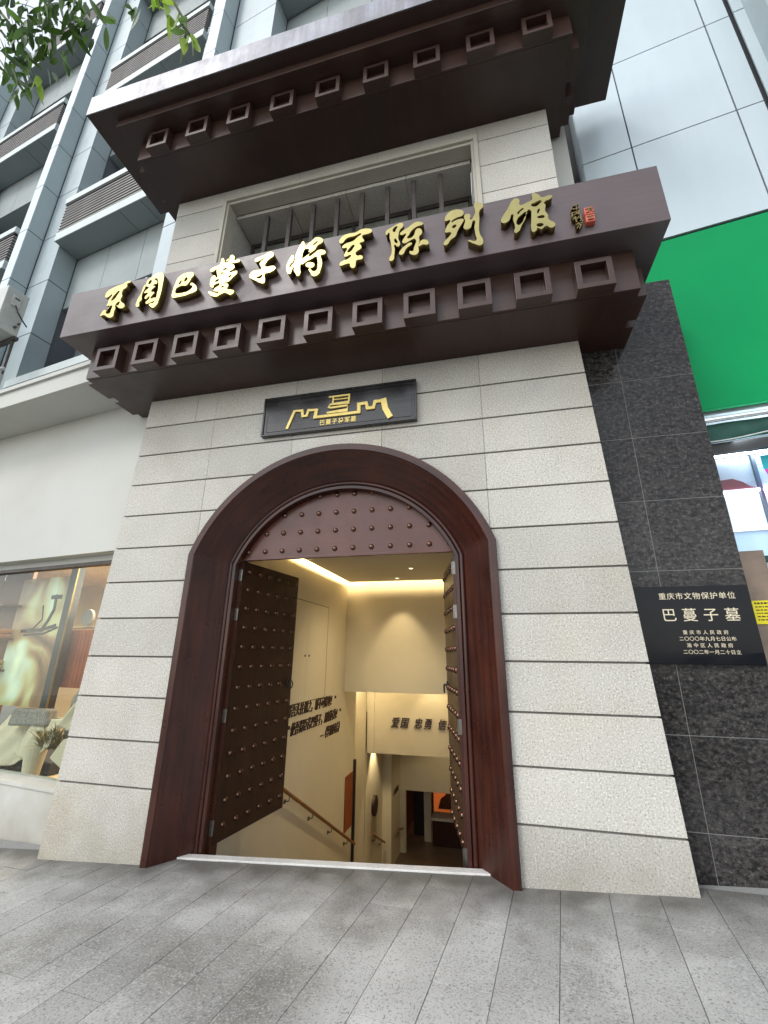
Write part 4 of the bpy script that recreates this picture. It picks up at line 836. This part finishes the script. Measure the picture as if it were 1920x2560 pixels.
cloth((-9.1, -1.26, .24), (-7.75, -1.24, .36), (-7.42, -1.0, .80), (-8.8, -.95, .78), .03, 10, 26, 3)
cloth((-8.0, -1.27, .40), (-7.35, -1.25, .52), (-7.36, -1.15, .82), (-7.9, -1.12, .76), .02, 9, 20, 5)
sp('wicker_arm', [(-8.4, .68), (-7.6, .72), (-7.62, .92), (-8.35, .90)], -1.19, -1.05, M['wicker'])
sp('sofa_seat', [(-9.1, .15), (-7.5, .15), (-7.5, .30), (-9.1, .30)], -1.1, -.4, M['black'])
sd2 = thing('side_table', 'small square table under a pale pink cloth at the right edge of the shop window', 'table', BF @ Vector((-6.9, -1.2, .2)))
obj('table_cloth', prism_y(bmesh.new(), [(-7.28, .40), (-7.02, .30), (-6.6, .22), (-6.6, .66), (-7.10, .62)], -1.27, -1.0), M['linen'], sd2, BF, bevel=.015)
for x in (-7.1, -6.7): obj('leg', tube(bmesh.new(), (x, -1.1, .14), (x, -1.1, .45), .012), M['steel'], sd2, BF)
vp = thing('dried_grass_plant', 'bushy dry golden green plant in a cream pot behind the shop glass', 'plant', BF @ Vector((-7.6, -1.28, .15)))
obj('pot', tube(bmesh.new(), (-7.62, -1.22, .145), (-7.62, -1.22, .50), .09, 20, .13), M['linen'], vp, BF)
M['drygrass'] = mk('dry_leaf', (.34, .25, .05), .7, rnd=.4, var=(9, .4))
bm = bmesh.new(); random.seed(5)
for i in range(260):
    a = random.uniform(0, 6.28); e = random.uniform(.1, 1.2); L_ = random.uniform(.18, .42)
    d = Vector((math.cos(a)*math.cos(e), .35*math.sin(a)*math.cos(e), math.sin(e)*.8)); b0 = Vector((-7.42+random.uniform(-.14, .14), -1.22+random.uniform(-.02, .06), .50+random.uniform(-.03, .08)))
    sd_ = d.cross(Vector((0, 0, 1))).normalized()*.008
    p1 = b0+d*L_*.6; p2 = b0+d*L_+Vector((0, 0, -.04))
    quad(bm, b0-sd_, b0+sd_, p1+sd_, p1-sd_); bm.faces.new([bm.verts.new(q) for q in (p1-sd_, p1+sd_, p2)])
o = obj('foliage', bm, M['drygrass'], vp, BF); o['kind'] = 'stuff'
tag(obj('round_basket', tube(bmesh.new(), (-7.69, -.9, 2.12), (-7.69, -.86, 2.12), .12, 24), M['wicker'], None, BF), 'round grey woven basket hung over the rail in the shop window', 'basket')
for i, (s, t_, z) in enumerate(((-6.75, -.9, 2.93), (-7.0, -.5, 2.93), (-7.1, .1, 2.93), (-8.3, -1.0, 2.93), (-6.9, .6, 2.93))):
    cl = thing('shop_spotlight', ['spotlight nearest the gate in the shop ceiling', 'second spotlight from the gate in the shop ceiling', 'third spotlight from the gate, deeper in the shop', 'spotlight over the poster in the shop ceiling', 'deepest small spotlight in the shop ceiling'][i], 'spotlight', BF @ Vector((s, t_, z)), 'spotlights in the shop ceiling')
    obj('spot_body', tube(bmesh.new(), (s, t_, z+.03), (s, t_, z-.05), .04, 14), M['cap'], cl, BF); obj('lens', tube(bmesh.new(), (s, t_, z-.051), (s, t_, z-.06), .034, 14), M['warmled'], cl, BF)
w1 = BF @ Vector((-7.9, -.4, 2.85)); area('shop_lamp', w1, w1+Vector((0, -.25, -1)), 2.5, 1.2, 48*LS, (1, .88, .70))
w1 = BF @ Vector((-6.9, .2, 2.85)); area('shop_lamp', w1, w1+Vector((0, .1, -1)), 1.2, 1.2, 30*LS, (1, .86, .66))

# ---------------------------------------------------------------- air conditioner outdoor units on the eave roof
def ac(zb, lbl):
    u = thing('air_conditioner', lbl, 'air conditioner', BF @ Vector((-10.6, -1.9, zb)), 'outdoor units stacked on the eave roof')
    s0, s1, t0, t1 = -11.05, -10.15, -2.06, -1.70
    obj('casing', BX(s0, s1, t0, t1, zb, zb+.93), M['acwhite'], u, BF, bevel=.018)
    obj('service_cover', BX(s1, s1+.025, t0+.11, t0+.25, zb+.55, zb+.80), M['acwhite'], u, BF, bevel=.008)
    obj('handle_slot', BX(s1+.026, s1+.028, t0+.14, t0+.22, zb+.71, zb+.74), M['black'], u, BF)
    for i in range(9): obj('vent_rib', BX(s1, s1+.006, t0+.05, t1-.05, zb+.12+.045*i, zb+.135+.045*i), M['acwhite'], u, BF)
    obj('fan_grille', tube(bmesh.new(), (s0+.36, t0, zb+.47), (s0+.36, t0-.02, zb+.47), .33, 32), M['black'], u, BF)
    bm = bmesh.new(); path_tube(bm, [(s1+.03, t0+.18, zb+.58), (s1+.07, t0+.22, zb+.45), (s1+.05, t1-.02, zb+.35), (s1+.02, t1+.08, zb+.30)], .012, 8); obj('cable', bm, M['rubber'], u, BF)
    bm = bmesh.new(); tube(bm, (s1, t1-.09, zb+.16), (s1+.06, t1-.09, zb+.16), .022); tube(bm, (s1, t1-.05, zb+.26), (s1+.05, t1-.05, zb+.26), .018); obj('valve', bm, M['steel'], u, BF)
ac(7.22, 'upper white outdoor unit on the rack beside the grey fin'); ac(5.47, 'lower white outdoor unit standing on the eave roof')
bm = bmesh.new()
for s in (-11.0, -10.2):
    for t_ in (-2.04, -1.72): box(bm, s-.02, s+.02, t_-.02, t_+.02, 5.39, 7.20)
box(bm, -11.1, -10.12, -2.10, -2.02, 7.15, 7.21); box(bm, -11.1, -10.12, -1.76, -1.68, 7.15, 7.21); box(bm, -11.1, -10.12, -2.10, -2.02, 5.40, 5.46); box(bm, -11.1, -10.12, -1.76, -1.68, 5.40, 5.46)
tag(obj('steel_rack', bm, M['bar'], None, BF), 'dark steel rack carrying the two outdoor units', 'rack')
bm = bmesh.new(); path_tube(bm, [(-10.05, -1.78, 6.45), (-10.0, -1.95, 6.3), (-10.0, -2.12, 6.0), (-9.98, -2.14, 5.7), (-9.9, -2.05, 5.45), (-9.75, -1.95, 5.41)], .035, 12)
tag(obj('white_hose', bm, M['pipe'], None, BF, smooth=True), 'white wrapped hose curving down from the lower outdoor unit to the eave', 'hose')
bm = bmesh.new(); path_tube(bm, [(-10.1, -1.9, 5.9), (-10.06, -2.0, 5.6), (-10.15, -2.1, 5.42), (-10.6, -2.15, 5.42)], .06, 12)
tag(obj('black_hose', bm, M['rubber'], None, BF, smooth=True), 'black ribbed hose at the foot of the lower outdoor unit', 'hose')
bm = bmesh.new(); tube(bm, (-8.35, -.74, 5.39), (-8.35, -.74, 8.9), .05); tag(obj('drain_pipe', bm, M['cap'], None, BF), 'white vertical drain pipe in the recess beside the sign board', 'pipe')

# ---------------------------------------------------------------- right shop: green sign, awning, lit showcase
gs = thing('green_sign', 'large plain green sign panel right of the black granite wall', 'sign', BF @ Vector((1.5, -.3, 4.2)))
obj('sign_face', BX(-.2, 5.2, TG-.005, TG+.05, 4.17, 6.58), M['green'], gs, BF, bevel=.004)
obj('sign_case', BX(-.19, 5.19, TG+.051, TG+.35, 4.19, 6.56), M['black'], gs, BF)
aw = thing('rolled_awning', 'dark green rolled awning under a bright metal tube below the green sign', 'awning', BF @ Vector((1.5, -.2, 3.8)))
obj('metal_tube', tube(bmesh.new(), (.2, TG-.02, 4.035), (5, TG-.02, 4.035), .028, 14), M['chrome'], aw, BF, smooth=False)
bm = bmesh.new(); prev = None
for i in range(60):
    s = .2+.08*i; ring = []
    for k_ in range(8):
        f_ = k_/7; ring.append(bm.verts.new((s, TG+.03-.02*math.sin(f_*3.1)+.008*math.sin(i*.9+k_), 4.005-.205*f_-(.012*math.sin(i*.5) if k_ == 7 else 0))))
    if prev:
        for k_ in range(7): bm.faces.new((prev[k_], ring[k_], ring[k_+1], prev[k_+1]))
    prev = ring
obj('canvas', bm, M['awning'], aw, BF, smooth=True)
bm = bmesh.new(); path_tube(bm, [(.2+.1*i, TG-.03, 3.79-.018*math.sin(i*.5)+.01*i*.3) for i in range(30)], .006, 6); obj('cord', bm, M['pipe'], aw, BF)
bm = bmesh.new(); box(bm, .2, 5, TG+.05, TG+.12, 3.68, 3.79); obj('arm_bar', bm, M['black'], aw, BF)
rs = thing('right_shop_front', 'brightly lit shop front with white showcase shelves right of the granite wall', 'shop', BF @ Vector((1.5, .5, 0)))
bm = bmesh.new(); box(bm, -.1, 5, 1.6, 1.7, -.2, 4.2); box(bm, -.1, 5, -.2, 1.7, 4.15, 4.2); box(bm, -.12, .0, -.2, 1.7, -.2, 4.2)
M['shopw'] = mk('shop_white', (.62, .66, .70), .6, var=(1, .1)); obj('shop_room', bm, M['shopw'], rs, BF)
obj('shop_floor', BX(-.1, 5, -.3, 1.7, -.2, .2), M['shopw'], rs, BF)
obj('window_head', BX(.1, 5, -.2, -.1, 3.745, 3.80), M['alu'], rs, BF)
ct = thing('showcase', 'white lit showcase with pale blue back panels behind the shop glass', 'showcase', BF @ Vector((1.2, .3, 1.9)))
M['palepanel'] = mk('lit_pale_panel', (.62, .72, .82), .3, emit=((.72, .86, 1), .30), var=(2, .3))
M['bluepanel'] = mk('lit_blue_panel', (.45, .62, .80), .3, emit=((.45, .68, 1), .22), var=(2, .3)); M['greyp'] = mk('grey_blue_panel', (.30, .36, .44), .25, var=(1.6, .3)); M['steelb'] = mk('steel_blue', (.12, .15, .20), .3, .6)
M['cyan'] = mk('cyan_print', (.0, .42, .50), .35); M['magenta'] = mk('magenta_print', (.62, .05, .40), .35); M['maroon'] = mk('maroon_counter', (.10, .02, .03), .4)
for c_, (s0, s1) in enumerate(((.50, .865), (.90, 1.36), (1.40, 1.86), (1.90, 2.6))):
    for r_, (z0, z1) in enumerate(((2.64, 2.905), (2.925, 3.33), (3.37, 3.76))):
        obj('back_panel', BX(s0, s1, .14, .15, z0, z1), M[('bluepanel', 'palepanel', 'greyp')[r_]], ct, BF)
    for z in (3.338, 3.77): obj('lamp_strip', BX(s0, s1, .09, .13, z, z+.022), M['whiteled'], ct, BF)
    obj('shelf', BX(s0, s1, .05, .139, 2.575, 2.63), M['awning'], ct, BF); obj('shelf', BX(s0, s1, .10, .139, 2.908, 2.92), M['chrome'], ct, BF)
for s in (.883, 1.38, 1.88, 2.63): obj('post', BX(s-.014, s+.014, .10, .16, 1.9, 3.80), M['steelb'], ct, BF)
obj('counter', BX(.66, 2.6, -.10, .35, .1, 2.40), M['maroon'], ct, BF, bevel=.01); obj('counter_top', BX(.62, 2.62, -.14, .36, 2.401, 2.44), M['chrome'], ct, BF)
ps = thing('round_poster', 'cyan and magenta poster at the upper right of the showcase', 'poster', BF @ Vector((1.3, 0, 3.3)))
obj('cyan_part', BX(.865, 1.5, -.10, -.094, 3.50, 3.65), M['cyan'], ps, BF); obj('magenta_part', prism_y(bmesh.new(), [(.872, 3.499), (1.5, 3.499), (1.5, 3.25), (1.05, 3.24), (.90, 3.36)], -.10, -.094), M['magenta'], ps, BF)
tag(obj('red_banner', prism_y(bmesh.new(), [(.52, 3.385), (.55, 3.50), (.66, 3.505), (.74, 3.46), (.80, 3.40), (.862, 3.378)], .115, .125), M['maroon'], None, BF), 'small dark red pennant on the glass above the showcase', 'pennant')
tag(obj('shop_post', BX(.36, .60, TG-.0, TG+.08, -.1, 2.62), mk('worn_brown_post', (.23, .16, .11), .4, var=(4, .4), spec=.6), None, BF), 'worn brown shiny post beside the granite wall', 'post')
yn = thing('yellow_notice', 'yellow printed notice taped beside the engraved plaque', 'notice', BF @ Vector((.5, -.32, 1.9)))
M['yellow'] = mk('yellow_paper', (.78, .68, .02), .7)
obj('paper', BX(.40, .78, TG-.012, TG-.008, 1.94, 2.15), M['yellow'], yn, BF)
bm = bmesh.new(); random.seed(3)
for i in range(6):
    s = .425
    while s < .75:
        w_ = random.uniform(.008, .03); box(bm, s, s+w_, TG-.0135, TG-.0125, 2.118-.029*i, 2.128-.029*i+(.006 if i == 0 else 0)); s += w_+.007
obj('print', bm, M['ink'], yn, BF)
w1 = BF @ Vector((1.4, -.05, 3.9)); area('shop_lamp', w1, w1+Vector((.1, .2, -1)), 1.6, .3, 8*LS, (.82, .92, 1))

# ---------------------------------------------------------------- street tree whose twigs hang into the view
tr_ = thing('street_tree', 'leafy street tree with hanging twigs in front of the panelled building', 'tree', (-5.6, -3.4, gz(-5.6)))
random.seed(11)
obj('trunk', path_tube(bmesh.new(), [(-5.6, -3.4, -.4), (-5.62, -3.42, 1.5), (-5.5, -3.3, 3.2), (-5.3, -3.2, 4.8), (-5.0, -3.2, 6.2)], [.17, .14, .12, .10, .07], 14), M['bark'], tr_, smooth=True)
limbs = [[(-5.1, -3.2, 5.6), (-4.5, -3.0, 6.5), (-3.8, -2.9, 6.9), (-3.2, -2.8, 7.0), (-2.5, -2.7, 6.95)], [(-5.0, -3.2, 6.1), (-4.6, -3.1, 7.2), (-4.0, -3.0, 7.9)], [(-3.8, -2.9, 6.9), (-3.5, -2.8, 6.5), (-3.35, -2.75, 6.1)], [(-2.5, -2.7, 6.95), (-2.2, -2.6, 6.7), (-2.05, -2.5, 6.4), (-2.02, -2.46, 6.15)], [(-3.2, -2.8, 7.0), (-2.6, -2.7, 6.8), (-2.42, -2.66, 6.55)]]
for i, l in enumerate(limbs): obj('branch', path_tube(bmesh.new(), l, [(.05 if i < 2 else .012)*(1-.8*k_/(len(l)-1))+.003 for k_ in range(len(l))], 8), M['bark'] if i < 2 else M['twig'], tr_, smooth=True)
def leaf_mesh(name, L_, w_):
    bm = bmesh.new(); rows = []
    n_ = 6
    for i in range(n_+1):
        f_ = i/n_; hw_ = w_*math.sin(math.pi*min(1, f_*.93+.04))**.8*(1-.25*f_); zc = -.10*L_*f_*f_
        rows.append([bm.verts.new((-hw_, f_*L_, zc+.18*hw_)), bm.verts.new((0, f_*L_, zc)), bm.verts.new((hw_, f_*L_, zc+.18*hw_))])
    for a, b in zip(rows, rows[1:]):
        for k_ in range(2): bm.faces.new((a[k_], a[k_+1], b[k_+1], b[k_]))
    me = mesh_of(name, bm); me.polygons.foreach_set('use_smooth', [True]*len(me.polygons)); return me
LM = [leaf_mesh('leaf', .115, .0135), leaf_mesh('leaf', .095, .0125)]; LM[0].materials.append(M['leaf']); LM[1].materials.append(M['leaf'])
LY = leaf_mesh('leaf', .09, .017); LY.materials.append(M['leaf_y'])
def put_leaf(c, r, young=False, sc=1.):
    p = Vector(c)+Vector([max(-1.6, min(1.6, random.gauss(0, 1)))*k_ for k_ in r])
    d = Vector((random.gauss(.25, .45), random.gauss(0, .45), -1+random.gauss(0, .35))).normalized()
    sc = sc*1.7; m4 = Matrix.Translation(p) @ d.to_track_quat('Y', 'Z').to_matrix().to_4x4() @ Matrix.Rotation(random.uniform(-1.2, 1.2), 4, 'Y') @ Matrix.Scale(sc*random.uniform(.8, 1.15), 4)
    obj('leaf', LY if young else random.choice(LM), None, tr_, m4)
for c, r, n_ in (((-3.36, -2.8, 6.42), (.10, .12, .12), 84), ((-3.08, -2.75, 6.50), (.12, .12, .09), 70), ((-3.42, -2.72, 6.10), (.06, .1, .13), 55), ((-2.86, -2.72, 6.56), (.10, .1, .05), 28), ((-3.2, -2.70, 6.2), (.08, .1, .08), 22)):
    for _ in range(n_): put_leaf(c, r)
for c, r, n_, y in (((-2.42, -2.64, 6.50), (.02, .02, .03), 5, False), ((-2.30, -2.62, 6.56), (.05, .04, .02), 6, True), ((-2.18, -2.55, 6.52), (.04, .03, .03), 5, True), ((-2.08, -2.5, 6.38), (.02, .03, .05), 5, False), ((-2.03, -2.46, 6.22), (.03, .02, .03), 6, True), ((-3.17, -2.66, 5.90), (.02, .02, .02), 4, True)):
    for _ in range(n_): put_leaf(c, r, y)
# rest of the crown, above and left of the picture
bm = bmesh.new()
for _ in range(2600):
    a = random.random()
    p = Vector((random.gauss(-4.6, .7), random.gauss(-3.2, .5), random.gauss(8.1, .45)))
    if p.x > -3.4 or p.z < 7.8 or p.y > -2.75: continue
    d = Vector((random.gauss(.2, .5), random.gauss(0, .5), -1)).normalized(); s_v = d.orthogonal().normalized()*.02; e_ = p+d*.11
    bm.faces.new([bm.verts.new(q) for q in (p, p+d*.05+s_v, e_, p+d*.05-s_v)])
o = obj('foliage', bm, M['leaf'], tr_); o['kind'] = 'stuff'
